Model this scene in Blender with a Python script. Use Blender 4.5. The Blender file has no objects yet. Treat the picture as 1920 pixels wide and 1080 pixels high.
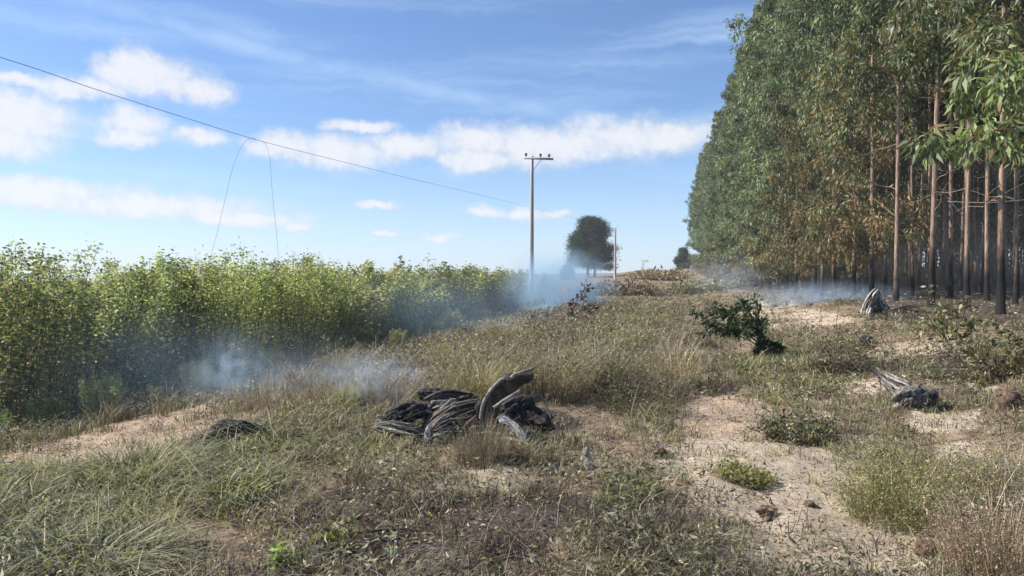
import bpy, math, random
import numpy as np
R = math.radians
C = bpy.context.scene
COL = C.collection
rng = np.random.default_rng(7)
random.seed(7)

# ------------------------------------------------------------------ camera
EYE = 1.6
F = 1400.0
HOR = 520.0
K = 0.197                       # the track, hedge and plantation run along (K, 1)
cam_d = bpy.data.cameras.new('camera'); cam = bpy.data.objects.new('camera', cam_d); COL.objects.link(cam)
cam.location = (0, 0, EYE); cam.rotation_euler = (R(90) - math.atan(20 / F), 0, 0)
cam_d.sensor_width = 36; cam_d.lens = F / 1920 * 36; cam_d.clip_start = 0.05; cam_d.clip_end = 6000
C.camera = cam

# ------------------------------------------------------------------ sun and sky
SUN_EL, SUN_AZ = R(41), R(-84)          # azimuth measured from +Y towards +X
sd = (math.sin(SUN_AZ) * math.cos(SUN_EL), math.cos(SUN_AZ) * math.cos(SUN_EL), math.sin(SUN_EL))
sun_d = bpy.data.lights.new('sun', 'SUN'); sun = bpy.data.objects.new('sun', sun_d); COL.objects.link(sun)
sun_d.energy = 5.0; sun_d.angle = R(0.55); sun_d.color = (1.0, 0.92, 0.81)
import mathutils
sun.rotation_euler = mathutils.Vector(sd).to_track_quat('Z', 'Y').to_euler()
sun.location = (-30, 5, 40)

C.view_settings.view_transform = 'Standard'; C.view_settings.look = 'None'
C.view_settings.exposure = 0.75; C.view_settings.gamma = 1
C.render.engine = 'CYCLES'
C.cycles.use_denoising = True
C.cycles.max_bounces = 6; C.cycles.diffuse_bounces = 3; C.cycles.transparent_max_bounces = 12
C.cycles.volume_bounces = 1; C.cycles.volume_max_steps = 128; C.cycles.volume_step_rate = 1.5
C.cycles.sample_clamp_indirect = 6

class NT:
    def __init__(s, tree): s.t = tree; s.n = tree.nodes; s.l = tree.links
    def new(s, typ, **kw):
        n = s.n.new(typ)
        for k, v in kw.items(): setattr(n, k, v)
        return n
    def put(s, sock, v):
        if hasattr(v, 'links') or isinstance(v, bpy.types.NodeSocket): s.l.new(v, sock)
        elif v is not None: sock.default_value = v
    def math(s, op, a, b=None, c=None, clamp=False):
        n = s.new('ShaderNodeMath', operation=op, use_clamp=clamp)
        for i, v in enumerate((a, b, c)):
            if v is not None: s.put(n.inputs[i], v)
        return n.outputs[0]
    def vmath(s, op, a, b=None, out=0):
        n = s.new('ShaderNodeVectorMath', operation=op)
        s.put(n.inputs[0], a)
        if b is not None: s.put(n.inputs[1], b)
        return n.outputs[out]
    def noise(s, vec, scale, detail=4, rough=0.5, dist=0.0, out='Fac'):
        n = s.new('ShaderNodeTexNoise')
        if vec is not None: s.l.new(vec, n.inputs['Vector'])
        n.inputs['Scale'].default_value = scale; n.inputs['Detail'].default_value = detail
        n.inputs['Roughness'].default_value = rough; n.inputs['Distortion'].default_value = dist
        return n.outputs[out]
    def sstep(s, v, lo, hi, a=0.0, b=1.0):
        n = s.new('ShaderNodeMapRange', interpolation_type='SMOOTHSTEP')
        s.put(n.inputs[0], v); s.put(n.inputs[1], lo); s.put(n.inputs[2], hi); s.put(n.inputs[3], a); s.put(n.inputs[4], b)
        return n.outputs[0]
    def mix(s, f, a, b, blend='MIX'):
        n = s.new('ShaderNodeMix', data_type='RGBA', blend_type=blend)
        s.put(n.inputs[0], f); s.put(n.inputs[6], a if not isinstance(a, tuple) else tuple(a) + (1,) * (4 - len(a)))
        s.put(n.inputs[7], b if not isinstance(b, tuple) else tuple(b) + (1,) * (4 - len(b)))
        return n.outputs[2]

world = bpy.data.worlds.new('World'); C.world = world; world.use_nodes = True
w = NT(world.node_tree); w.n.clear()
wo = w.new('ShaderNodeOutputWorld'); bg = w.new('ShaderNodeBackground'); w.l.new(bg.outputs[0], wo.inputs[0])
bg.inputs[1].default_value = 0.078
sky = w.new('ShaderNodeTexSky', sky_type='NISHITA'); sky.sun_disc = False
sky.sun_elevation = SUN_EL; sky.sun_rotation = SUN_AZ
sky.air_density = 1.0; sky.dust_density = .25; sky.ozone_density = 3.0; sky.altitude = 300
tc = w.new('ShaderNodeTexCoord'); d = tc.outputs['Generated']
sx = w.new('ShaderNodeSeparateXYZ'); w.l.new(d, sx.inputs[0])
az = w.math('ARCTAN2', sx.outputs[0], sx.outputs[1]); el = w.math('ARCSINE', sx.outputs[2])
cb = w.new('ShaderNodeCombineXYZ'); w.l.new(az, cb.inputs[0]); w.l.new(el, cb.inputs[1])
V = cb.outputs[0]
n1 = w.noise(V, 9, 6, 0.6, 0.0, 'Color'); n2 = w.noise(V, 34, 5, 0.65, 0.0, 'Color')
off = w.vmath('ADD', w.vmath('MULTIPLY', w.vmath('SUBTRACT', n1, (.5, .5, .5)), (.09, .028, 0)),
              w.vmath('MULTIPLY', w.vmath('SUBTRACT', n2, (.5, .5, .5)), (.035, .018, 0)))
Vd = w.vmath('ADD', V, off)
def blobs(lst, vec):
    cur = None
    for (px, py, rx, ry) in lst:
        c = (math.atan((px - 960) / F), math.atan((HOR - py) / F), 0)
        q = w.vmath('MULTIPLY', w.vmath('SUBTRACT', vec, c), (F / rx, F / ry, 0))
        L = w.vmath('LENGTH', q, out=1)
        cur = L if cur is None else w.math('MINIMUM', cur, L)
    return cur
cum = blobs([(275, 178, 100, 38), (355, 196, 75, 28), (160, 210, 80, 22), (245, 262, 60, 26), (235, 290, 40, 18), (375, 275, 60, 16), (50, 268, 85, 42), (0, 310, 100, 32), (50, 208, 40, 12),
             (60, 384, 190, 28), (260, 397, 220, 25), (440, 414, 130, 16), (545, 426, 55, 9),
             (540, 285, 70, 28), (640, 297, 120, 32), (750, 280, 80, 28), (690, 245, 60, 12),
             (900, 265, 95, 34), (1010, 275, 120, 42), (1150, 262, 140, 44), (1270, 262, 90, 34), (890, 300, 100, 26),
             (905, 397, 45, 13), (980, 401, 50, 12), (1045, 402, 30, 9), (835, 444, 42, 9), (700, 385, 50, 9), (735, 438, 30, 6),
             (-250, 300, 200, 50), (-600, 180, 260, 60), (2500, 250, 300, 60)], Vd)
fine = w.noise(V, 60, 6, 0.65)
mid = w.noise(V, 18, 5, 0.6)
dens = w.math('SUBTRACT', w.math('ADD', 1.36, w.math('MULTIPLY', w.math('SUBTRACT', mid, .5), 1.3)), cum)
dens = w.math('ADD', dens, w.math('MULTIPLY', w.math('SUBTRACT', fine, .5), .5))
a_c = w.sstep(dens, 0.02, .95)
# thin high streaks, rotated a few degrees
mp = w.new('ShaderNodeMapping'); mp.inputs['Rotation'].default_value = (0, 0, R(9)); mp.inputs['Scale'].default_value = (1.3, 15, 1)
w.l.new(Vd, mp.inputs[0])
st = w.noise(mp.outputs[0], 1.5, 6, 0.6, .3)
stm = w.sstep(st, 0.42, 0.78, 0, .45)
rotm = w.new('ShaderNodeMapping'); rotm.inputs['Rotation'].default_value = (0, 0, R(9.5)); w.l.new(V, rotm.inputs[0])
sp = w.new('ShaderNodeSeparateXYZ'); w.l.new(w.vmath('ADD', rotm.outputs[0], w.vmath('MULTIPLY', off, (.25, .25, 0))), sp.inputs[0])
# contrail-like long streak through (300,95) .. (900,190)
ca, sa = math.cos(R(9.5)), math.sin(R(9.5))
def rot_y(px, py):
    x, y = math.atan((px - 960) / F), math.atan((HOR - py) / F); return sa * x + ca * y
band = w.math('ABSOLUTE', w.math('SUBTRACT', sp.outputs[1], rot_y(560, 128)))
bandm = w.math('MULTIPLY', w.sstep(band, 0.0, 0.019, 1, 0), w.sstep(w.noise(V, 12, 4), .35, .65, .10, .42))
low = w.sstep(el, 0.0, 0.2, 0.30, 0.0)
thin = w.math('MAXIMUM', stm, w.math('MAXIMUM', bandm, low))
lit = w.sstep(w.math('ADD', w.math('MULTIPLY', fine, .6), w.math('MULTIPLY', dens, .35)), .22, .75)
cc = w.mix(lit, (4.9, 5.5, 6.4), (7.3, 7.3, 7.5))
skycol = w.mix(1.0, sky.outputs[0], (.90, 1.04, 1.24), 'MULTIPLY')
m1 = w.mix(thin, skycol, (5.0, 6.6, 8.6))
m2 = w.mix(w.math('MULTIPLY', a_c, .86), m1, cc)
w.l.new(m2, bg.inputs[0])

# ------------------------------------------------------------------ helpers
def tag(o, label=None, cat=None, group=None, kind=None):
    if label: o['label'] = label
    if cat: o['category'] = cat
    if group: o['group'] = group
    if kind: o['kind'] = kind
    return o
def empty(name, loc, rz=0.0, **kw):
    o = bpy.data.objects.new(name, None); COL.objects.link(o); o.empty_display_size = .2
    o.location = loc; o.rotation_euler = (0, 0, rz)
    return tag(o, **kw)

def _h(ix, iy, seed):
    n = (ix.astype(np.int64) * 374761393 + iy.astype(np.int64) * 668265263 + seed * 982451653) & 0xffffffff
    n = ((n ^ (n >> 13)) * 1274126177) & 0xffffffff
    return ((n ^ (n >> 16)) & 0xffff) / 65535.0
def vn(x, y, seed=0):
    x = np.asarray(x, float); y = np.asarray(y, float)
    ix = np.floor(x); iy = np.floor(y); fx = x - ix; fy = y - iy
    fx = fx * fx * (3 - 2 * fx); fy = fy * fy * (3 - 2 * fy)
    ix = ix.astype(np.int64); iy = iy.astype(np.int64)
    a = _h(ix, iy, seed); b = _h(ix + 1, iy, seed); c = _h(ix, iy + 1, seed); e = _h(ix + 1, iy + 1, seed)
    return (a * (1 - fx) + b * fx) * (1 - fy) + (c * (1 - fx) + e * fx) * fy
def fbm(x, y, sc, octs=4, seed=0, gain=.5):
    v = 0; a = 1; t = 0
    for i in range(octs):
        v = v + a * vn(np.asarray(x) * sc * 2 ** i, np.asarray(y) * sc * 2 ** i, seed + i * 17); t += a; a *= gain
    return v / t
def ss(x, a, b):
    t = np.clip((np.asarray(x, float) - a) / (b - a), 0, 1); return t * t * (3 - 2 * t)

SX = [-200, -60, -12, -8.0, -6.6, -5.4, -4.2, -3.0, -1.4, 0.4, 2.0, 4.0, 6.0, 8.0, 60, 200]
SZ = [-3.0, -1.2, -.42, -.36, -.15, .02, .16, .25, .26, .16, .16, .42, .74, .88, 1.0, 1.0]
def H(x, y):
    x = np.asarray(x, float); y = np.asarray(y, float)
    s = x - K * y
    b = sum(np.interp(s + o, SX, SZ) for o in (-.5, -.25, 0, .25, .5)) / 5
    far = 3.0 * ss(y, 50, 175) - 9 * ss(y, 185, 420)
    nearf = 1 - ss(np.hypot(x, y), 60, 200)
    n = (fbm(x, y, .45, 3, 5) - .5) * .22 * nearf + (fbm(x, y, 2.3, 3, 9) - .5) * .13 * nearf
    flat = ss(np.hypot(x, y), 0.6, 2.0)
    return b * flat + n * flat + far
def G(px, py):                      # where the line of sight through a photo pixel meets the ground
    py = max(py, HOR + 2)
    zz = np.linspace(1.5, 220, 8000)
    x = (px - 960) / F * zz; ray = EYE - (py - HOR) / F * zz
    hit = np.nonzero(H(x, zz) >= ray)[0]
    z = zz[hit[0]] if len(hit) else 200.0
    return np.array([(px - 960) / F * z, z, float(H((px - 960) / F * z, z))])
def SY(s, y): return np.array([s + K * y, y, float(H(s + K * y, y))])

class Soup:                          # quads gathered in arrays, linked as one mesh
    def __init__(s): s.v = []; s.f = []; s.c = []; s.n = 0
    def add(s, v, f, c=None):
        v = np.asarray(v, float).reshape(-1, 3); s.v.append(v); s.f.append(np.asarray(f, np.int64).reshape(-1, 4) + s.n)
        if c is None: c = (.5, .5, .5)
        c = np.asarray(c, float)
        if c.ndim == 1: c = np.tile(c, (len(v), 1))
        s.c.append(c); s.n += len(v)
    def mesh(s, name, smooth=False):
        v = np.concatenate(s.v); f = np.concatenate(s.f); c = np.concatenate(s.c)
        m = bpy.data.meshes.new(name)
        m.vertices.add(len(v)); m.vertices.foreach_set('co', v.astype(np.float32).ravel())
        m.loops.add(f.size); m.loops.foreach_set('vertex_index', f.astype(np.int32).ravel())
        m.polygons.add(len(f)); m.polygons.foreach_set('loop_start', np.arange(0, f.size, 4, dtype=np.int32))
        try: m.polygons.foreach_set('loop_total', np.full(len(f), 4, dtype=np.int32))
        except Exception: pass
        if smooth: m.polygons.foreach_set('use_smooth', np.ones(len(f), dtype=bool))
        a = m.color_attributes.new('tint', 'FLOAT_COLOR', 'POINT')
        a.data.foreach_set('color', np.concatenate([c, np.ones((len(c), 1))], 1).astype(np.float32).ravel())
        m.update(calc_edges=True); m.validate()
        return m
def link(name, mesh, mat, parent=None, loc=None):
    if mat and not mesh.materials: mesh.materials.append(mat)
    o = bpy.data.objects.new(name, mesh); COL.objects.link(o)
    if parent: o.parent = parent
    if loc is not None: o.location = loc
    return o

def blades(S, p, az_, h, lean, wd, col, droop=.3, tipcol=None):
    """curved tapering grass blades, all arrays of length n"""
    n = len(p); h = np.broadcast_to(h, n); lean = np.broadcast_to(lean, n); wd = np.broadcast_to(wd, n); droop = np.broadcast_to(droop, n)
    dx, dy = np.cos(az_), np.sin(az_)
    tw = az_ + np.pi / 2 + rng.uniform(-1.0, 1.0, n); ux, uy = np.cos(tw), np.sin(tw)
    T = np.array([0, .38, .72, 1.0]); W = np.array([1, .85, .55, .08])
    v = np.zeros((n, 4, 2, 3)); c = np.zeros((n, 4, 2, 3))
    for i, (t, k) in enumerate(zip(T, W)):
        cx = p[:, 0] + dx * lean * h * t ** 1.8; cy = p[:, 1] + dy * lean * h * t ** 1.8
        cz = p[:, 2] + h * (t - droop * t ** 3) - (.02 if t == 0 else 0)
        for j, sg in enumerate((-1, 1)):
            v[:, i, j, 0] = cx + sg * ux * wd * k / 2; v[:, i, j, 1] = cy + sg * uy * wd * k / 2; v[:, i, j, 2] = cz
            c[:, i, j] = col if tipcol is None else col * (1 - t) + tipcol * t
    b = np.arange(n)[:, None] * 8
    q = np.array([[0, 1, 3, 2], [2, 3, 5, 4], [4, 5, 7, 6]])
    S.add(v.reshape(-1, 3), (b[:, :, None] + q[None]).reshape(-1, 4), c.reshape(-1, 3))

def unit(a): return a / (np.linalg.norm(a, axis=-1, keepdims=True) + 1e-9)
def leaves(S, p, dr, L, Wd, col, curl=.12):
    """lance-shaped leaves: one kinked quad each"""
    n = len(p); dr = unit(dr); L = np.broadcast_to(L, n)[:, None]; Wd = np.broadcast_to(Wd, n)[:, None]
    r = rng.normal(size=(n, 3)); u = unit(np.cross(dr, r)); nn = np.cross(dr, u)
    v = np.zeros((n, 4, 3))
    v[:, 0] = p; v[:, 1] = p + dr * L * .42 + u * Wd / 2 + nn * L * curl * .5
    v[:, 2] = p + dr * L; v[:, 3] = p + dr * L * .42 - u * Wd / 2 + nn * L * curl * .5
    v[:, 2] -= nn * L * curl
    f = np.arange(n)[:, None] * 4 + np.array([[0, 1, 2, 3]])
    S.add(v.reshape(-1, 3), f, np.repeat(col, 4, axis=0) if np.ndim(col) == 2 else col)

def pal(cols, n, jit=.15):
    cols = np.array(cols, float); i = rng.integers(0, len(cols), n)
    c = cols[i] * (1 + rng.normal(0, jit, (n, 1))) * (1 + rng.normal(0, .04, (n, 3)))
    return np.clip(c, .004, .9)

def tube(S, pts, rad, nt=10, col=(.5, .5, .5), groove=0.0, ng=9, lump=0.0, seed=0, cap=True, colfn=None, squash=1.0):
    """swept tube with lengthwise grooves and lumps"""
    pts = np.asarray(pts, float); m = len(pts); rad = np.broadcast_to(rad, m)
    tg = np.gradient(pts, axis=0); tg = unit(tg)
    ref = np.array([0, 0, 1.]) if abs(tg[0][2]) < .8 else np.array([0, 1., 0])
    th = np.linspace(0, 2 * np.pi, nt, endpoint=False); V_ = []
    for i in range(m):
        a = unit(np.cross(tg[i], ref)); b = np.cross(a, tg[i])
        tt = i / max(1, m - 1)
        g = fbm(th * ng / 6.283 + np.zeros(nt), np.full(nt, tt * 3.0) + seed, 1.0, 3, seed) - .5
        g2 = fbm(np.cos(th) * 1.5 + seed, np.sin(th) * 1.5 + i * .45, 1.0, 3, seed + 3) - .5
        rr = rad[i] * (1 + groove * 2 * g + lump * 2 * g2)
        V_.append(pts[i] + np.outer(np.cos(th) * rr, a) + np.outer(np.sin(th) * rr * squash, b))
    V_ = np.array(V_)
    f = []
    for i in range(m - 1):
        for j in range(nt):
            k = (j + 1) % nt
            f.append((i * nt + j, i * nt + k, (i + 1) * nt + k, (i + 1) * nt + j))
    vs = V_.reshape(-1, 3)
    if cap and nt % 2 == 0:
        for base in (0, (m - 1) * nt):
            for j in range(nt // 2 - 1):
                f.append((base + j, base + j + 1, base + nt - 2 - j, base + nt - 1 - j))
    S.add(vs, f, col if colfn is None else colfn(vs))

# ------------------------------------------------------------------ materials
MATS = {}
def mat(name):
    m = bpy.data.materials.new(name); m.use_nodes = True; t = NT(m.node_tree)
    t.n.clear(); o = t.new('ShaderNodeOutputMaterial'); MATS[name] = m
    return m, t, o
def leafy(name, transl=.35, rough=.5, spec=.4, gain=(1, 1, 1), var=(.82, 1.18), hue=.012):
    m, t, o = mat(name)
    at = t.new('ShaderNodeAttribute', attribute_name='tint')
    oi = t.new('ShaderNodeObjectInfo')
    vv = t.sstep(oi.outputs['Random'], 0, 1, *var)
    hs = t.new('ShaderNodeHueSaturation'); t.l.new(at.outputs['Color'], hs.inputs['Color']); t.l.new(vv, hs.inputs['Value']); t.l.new(t.sstep(t.math('FRACT', t.math('MULTIPLY', oi.outputs['Random'], 17.3)), 0, 1, .5 - hue, .5 + hue), hs.inputs['Hue'])
    colr = t.mix(1.0, hs.outputs[0], gain, 'MULTIPLY')
    pr = t.new('ShaderNodeBsdfPrincipled'); t.l.new(colr, pr.inputs['Base Color']); pr.inputs['Roughness'].default_value = rough
    pr.inputs['Specular IOR Level'].default_value = spec
    tr = t.new('ShaderNodeBsdfTranslucent'); t.l.new(t.mix(1.0, colr, (1.25, 1.3, .7), 'MULTIPLY'), tr.inputs[0])
    mx = t.new('ShaderNodeMixShader'); mx.inputs[0].default_value = transl
    t.l.new(pr.outputs[0], mx.inputs[1]); t.l.new(tr.outputs[0], mx.inputs[2]); t.l.new(mx.outputs[0], o.inputs[0])
    return m
M_LEAF = leafy('eucalyptus_leaf', .28, .48, .32)
M_SHRUB = leafy('shrub_leaf', .45, .5, .35, var=(.62, 1.25), hue=.03)
M_GRASS = leafy('grass_blade', .30, .5, .25, gain=(.96, .985, 1.0))
M_PINE = leafy('pine_needle', .15, .6, .2)
def woody(name, cols, scale=(8, 8, 1.2), rough=.85, bump=.4, char_z=None, tint=False):
    m, t, o = mat(name)
    tcn = t.new('ShaderNodeTexCoord'); mpn = t.new('ShaderNodeMapping'); t.l.new(tcn.outputs['Object'], mpn.inputs[0])
    mpn.inputs['Scale'].default_value = scale
    oi = t.new('ShaderNodeObjectInfo')
    vec = t.vmath('ADD', mpn.outputs[0], t.vmath('MULTIPLY', oi.outputs['Random'], (37, 11, 53)))
    n = t.noise(vec, 3, 6, .65)
    c = t.mix(t.sstep(n, .32, .68), cols[0], cols[1])
    c = t.mix(t.sstep(t.noise(vec, .9, 4), .5, .7), c, cols[2])
    if tint:
        at = t.new('ShaderNodeAttribute', attribute_name='tint')
        c = t.mix(.75, c, at.outputs['Color'])
        c = t.mix(1.0, c, t.mix(t.sstep(n, .3, .7), (.55, .55, .55), (1.35, 1.35, 1.35)), 'MULTIPLY')
    if char_z:
        sp_ = t.new('ShaderNodeSeparateXYZ'); t.l.new(tcn.outputs['Object'], sp_.inputs[0])
        hz = t.math('ADD', sp_.outputs[2], t.math('MULTIPLY', t.math('SUBTRACT', t.noise(tcn.outputs['Object'], 2.2, 4), .5), 1.6))
        hz = t.math('ADD', hz, t.math('MULTIPLY', oi.outputs['Random'], -1.1))
        c = t.mix(t.sstep(hz, char_z[0], char_z[1]), (.012, .011, .012), c)
    pr = t.new('ShaderNodeBsdfPrincipled'); t.l.new(c, pr.inputs['Base Color']); pr.inputs['Roughness'].default_value = rough
    pr.inputs['Specular IOR Level'].default_value = .2
    bp = t.new('ShaderNodeBump'); bp.inputs['Strength'].default_value = bump; bp.inputs['Distance'].default_value = .02
    t.l.new(n, bp.inputs['Height']); t.l.new(bp.outputs[0], pr.inputs['Normal']); t.l.new(pr.outputs[0], o.inputs[0])
    return m
M_TRUNK = woody('eucalyptus_bark', [(.11, .07, .05), (.42, .31, .23), (.21, .15, .11)], char_z=(.0, 1.5))
M_STEM = woody('shrub_stem', [(.06, .045, .03), (.17, .13, .09), (.10, .08, .06)])
M_CHAR = woody('charred_wood', [(.010, .010, .012), (.05, .048, .05), (.09, .085, .085)], (22, 22, 22), .75, 1.0, tint=True)
M_PALE = woody('bleached_wood', [(.18, .16, .14), (.42, .38, .33), (.28, .25, .21)], (12, 12, 12), .8, .6)
M_CONC = woody('pole_concrete', [(.33, .325, .32), (.46, .45, .44), (.39, .38, .37)], (2, 2, .4), .9, .15)
M_WIRE = woody('cable', [(.16, .17, .20), (.24, .25, .28), (.20, .21, .24)], rough=.6)
M_CERAM = woody('insulator_ceramic', [(.07, .05, .05), (.12, .10, .10), (.09, .08, .08)], rough=.3)
M_STONE = woody('earth_clod', [(.07, .045, .035), (.20, .14, .10), (.12, .08, .06)], (9, 9, 9), .9, .8)

# ------------------------------------------------------------------ ground
def patch_list(lst):               # pixel ellipses -> ellipses on the ground
    out = []
    for (px, py, rx, ry, wgt) in lst:
        c = G(px, py); a = G(px + rx, py); b1 = G(px, py - ry * .8); b2 = G(px, py + ry)
        out.append((c[0], c[1], max(.15, abs(a[0] - c[0])), max(.2, abs(b1[1] - b2[1]) / 2), wgt))
    return out
def patches(pl, x, y):
    v = np.zeros(np.shape(x))
    for (cx, cy, rx, ry, wgt) in pl:
        sk = K * (y - cy)
        v = np.maximum(v, wgt * (1 - ss(np.hypot((x - cx - sk) / rx, (y - cy) / ry) + (fbm(x, y, 1.6, 3, 31) - .5) * .9, .65, 1.2)))
    return v
BARE = patch_list([(1330, 860, 110, 50, .9), (1560, 960, 160, 80, 1), (1500, 780, 80, 22, .7), (1700, 1010, 130, 50, 1), (1800, 850, 80, 20, .6), (1400, 960, 90, 60, .9), (1850, 700, 90, 16, .8), (1420, 840, 90, 40, .9), (1620, 1000, 90, 40, .9), (1780, 790, 100, 30, .8), (1620, 720, 70, 20, .6), (860, 900, 120, 30, .6), (950, 1010, 140, 40, .5), (1500, 1060, 190, 60, 1), (1470, 900, 170, 85, 1), (1360, 780, 130, 60, 1), (1860, 735, 110, 28, 1.1), (1540, 590, 120, 22, 1), (1700, 655, 170, 18, .8),
                   (150, 850, 260, 40, .9), (320, 775, 90, 20, .9), (1700, 1050, 90, 40, .7), (1560, 830, 120, 30, .6), (1450, 585, 70, 14, .8), (1230, 800, 60, 40, .4)])
RED = patch_list([(950, 1000, 200, 60, .8), (500, 1060, 90, 30, .6), (1370, 770, 120, 50, 1), (170, 840, 260, 50, 1), (320, 775, 100, 25, 1), (870, 860, 120, 40, .4), (1180, 900, 120, 60, .3)])
BURN = patch_list([(1020, 620, 200, 40, .6), (1080, 700, 150, 60, .6), (760, 660, 140, 40, .6), (1180, 548, 90, 10, .8), (1250, 1020, 220, 70, .5), (800, 1000, 260, 100, .9), (620, 960, 120, 60, .6), (1100, 960, 160, 60, .7), (1700, 590, 260, 22, .9), (1800, 690, 200, 26, .7), (1000, 790, 90, 30, .9), (450, 820, 80, 30, .9), (1330, 735, 80, 10, .6), (700, 720, 120, 30, .6), (1150, 700, 120, 60, .4)])
ys = np.concatenate([np.arange(-12, 2, .35), 2 + np.cumsum(.045 * 1.0125 ** np.arange(0, 420))])
ys = ys[ys < 230]; ys = np.concatenate([ys, [240, 260, 290, 340, 420, 600, 900]])
us = np.linspace(-1, 1, 460); un = np.sign(us) * (np.abs(us) * .35 + np.abs(us) ** 3 * .65)
def ground():
    YY, UU = np.meshgrid(ys, un, indexing='ij')
    half = 6 + np.abs(YY) * 1.0
    XX = UU * half
    ZZ = H(XX, YY)
    nearf = 1 - ss(YY, 12, 45)
    rough = (fbm(XX, YY, 7, 3, 40) - .5) * .05 * nearf + (vn(XX * 24, YY * 24, 45) - .5) * .012 * nearf
    ZZ = ZZ + rough * ss(np.hypot(XX, YY), .6, 2)
    nr, nc = XX.shape
    idx = np.arange(nr * nc).reshape(nr, nc)
    f = np.stack([idx[:-1, :-1], idx[:-1, 1:], idx[1:, 1:], idx[1:, :-1]], -1).reshape(-1, 4)
    x, y = XX.ravel(), YY.ravel(); s = x - K * y
    sand = np.maximum(patches(BARE, x, y), .75 * (1 - ss(np.abs(s - 4.3 + .6 * fbm(x, y, .2, 2, 3)), .5, 1.6)) * ss(y, 14, 20) * (1 - ss(y, 30, 40)) * (fbm(x, y, .9, 3, 21) > .35))
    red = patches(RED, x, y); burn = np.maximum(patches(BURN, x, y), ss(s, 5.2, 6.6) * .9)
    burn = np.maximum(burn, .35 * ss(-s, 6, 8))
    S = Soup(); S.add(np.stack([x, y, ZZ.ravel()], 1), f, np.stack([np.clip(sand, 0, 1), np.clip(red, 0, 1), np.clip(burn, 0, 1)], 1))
    m, t, o = mat('soil')
    at = t.new('ShaderNodeAttribute', attribute_name='tint'); sp_ = t.new('ShaderNodeSeparateColor'); t.l.new(at.outputs['Color'], sp_.inputs[0])
    P = t.new('ShaderNodeTexCoord').outputs['Object']
    nA = t.noise(P, 1.3, 8, .65); nB = t.noise(P, 9, 8, .7); nC = t.noise(P, 45, 6, .7)
    litter = t.mix(t.sstep(nB, .35, .65), (.13, .095, .065), (.36, .275, .19))
    litter = t.mix(t.sstep(nC, .5, .72), litter, (.44, .37, .28))
    sandc = t.mix(t.sstep(nB, .3, .7), (.40, .325, .24), (.62, .53, .415))
    sandc = t.mix(t.sstep(nC, .62, .74), sandc, (.15, .11, .08))
    redc = t.mix(t.sstep(nB, .3, .7), (.34, .23, .165), (.54, .41, .31))
    def br(v, k=.55): return t.sstep(t.math('ADD', v, t.math('MULTIPLY', t.math('SUBTRACT', nB, .5), k)), .3, .65)
    c = t.mix(br(sp_.outputs[0], .9), litter, sandc)
    c = t.mix(t.math('MULTIPLY', br(sp_.outputs[1], .8), .7), c, redc)
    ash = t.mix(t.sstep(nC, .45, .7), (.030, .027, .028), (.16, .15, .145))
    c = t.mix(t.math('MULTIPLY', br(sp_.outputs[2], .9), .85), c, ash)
    c = t.mix(t.sstep(nA, .35, .7, 0, .2), c, (.12, .085, .06))
    pr = t.new('ShaderNodeBsdfPrincipled'); t.l.new(c, pr.inputs['Base Color']); pr.inputs['Roughness'].default_value = .95; pr.inputs['Specular IOR Level'].default_value = .1
    bp = t.new('ShaderNodeBump'); bp.inputs['Strength'].default_value = .9; bp.inputs['Distance'].default_value = .05
    t.l.new(t.math('ADD', nB, t.math('MULTIPLY', nC, .5)), bp.inputs['Height']); t.l.new(bp.outputs[0], pr.inputs['Normal']); t.l.new(pr.outputs[0], o.inputs[0])
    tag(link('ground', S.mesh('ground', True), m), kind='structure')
ground()

# ------------------------------------------------------------------ grass as ground cover (stuff)
GREEN = patch_list([(280, 900, 320, 130, 1), (120, 1030, 300, 80, .9), (560, 860, 200, 110, .9), (690, 840, 100, 70, .8), (1180, 900, 90, 70, .7), (1440, 680, 150, 55, .9), (1430, 800, 130, 50, .3),
                    (1640, 930, 60, 60, .6), (1150, 800, 120, 60, .6), (1390, 890, 45, 25, .8), (1900, 870, 60, 60, .4), (1850, 800, 120, 25, .5), (460, 690, 200, 50, .6), (200, 720, 200, 50, .6)])
DRYT = patch_list([(1000, 660, 170, 100, 1), (860, 660, 140, 60, .9), (1130, 760, 130, 70, .8), (800, 730, 120, 40, .8), (1240, 680, 90, 70, 1), (1120, 620, 160, 60, .9), (640, 690, 70, 60, .7), (1230, 600, 120, 40, .8), (1850, 960, 110, 150, 1), (700, 740, 200, 40, .7), (1160, 580, 140, 30, .8)])
P_GREEN = [(.19, .20, .09), (.25, .25, .12), (.12, .14, .06), (.35, .32, .19), (.15, .17, .07), (.10, .09, .06)]
P_DRY = [(.29, .24, .155), (.38, .33, .22), (.18, .14, .10), (.46, .41, .30), (.12, .095, .075), (.22, .21, .12)]
P_DARK = [(.05, .04, .035), (.09, .07, .055), (.13, .10, .08), (.20, .16, .13)]
P_PUR = [(.16, .11, .09), (.22, .16, .13), (.11, .08, .07), (.30, .23, .19)]
P_YEL = [(.28, .28, .10), (.34, .32, .14), (.20, .22, .08), (.36, .31, .17)]
TIPG = np.array((.54, .49, .32)); TIPD = np.array((.60, .52, .38))
def scatter(n, y0, y1, s0=-7.6, s1=7.5, power=1.0):
    u = rng.random(n)
    y = (y0 ** (1 - power) + u * (y1 ** (1 - power) - y0 ** (1 - power))) ** (1 / (1 - power)) if power != 1 else y0 * (y1 / y0) ** u
    half = 0.75 * y + 1
    x = rng.uniform(-1, 1, n) * half; s = x - K * y
    k = (s > s0) & (s < s1)
    return x[k], y[k]
SG, SD, SB, SL, ST = Soup(), Soup(), Soup(), Soup(), Soup()
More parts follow.
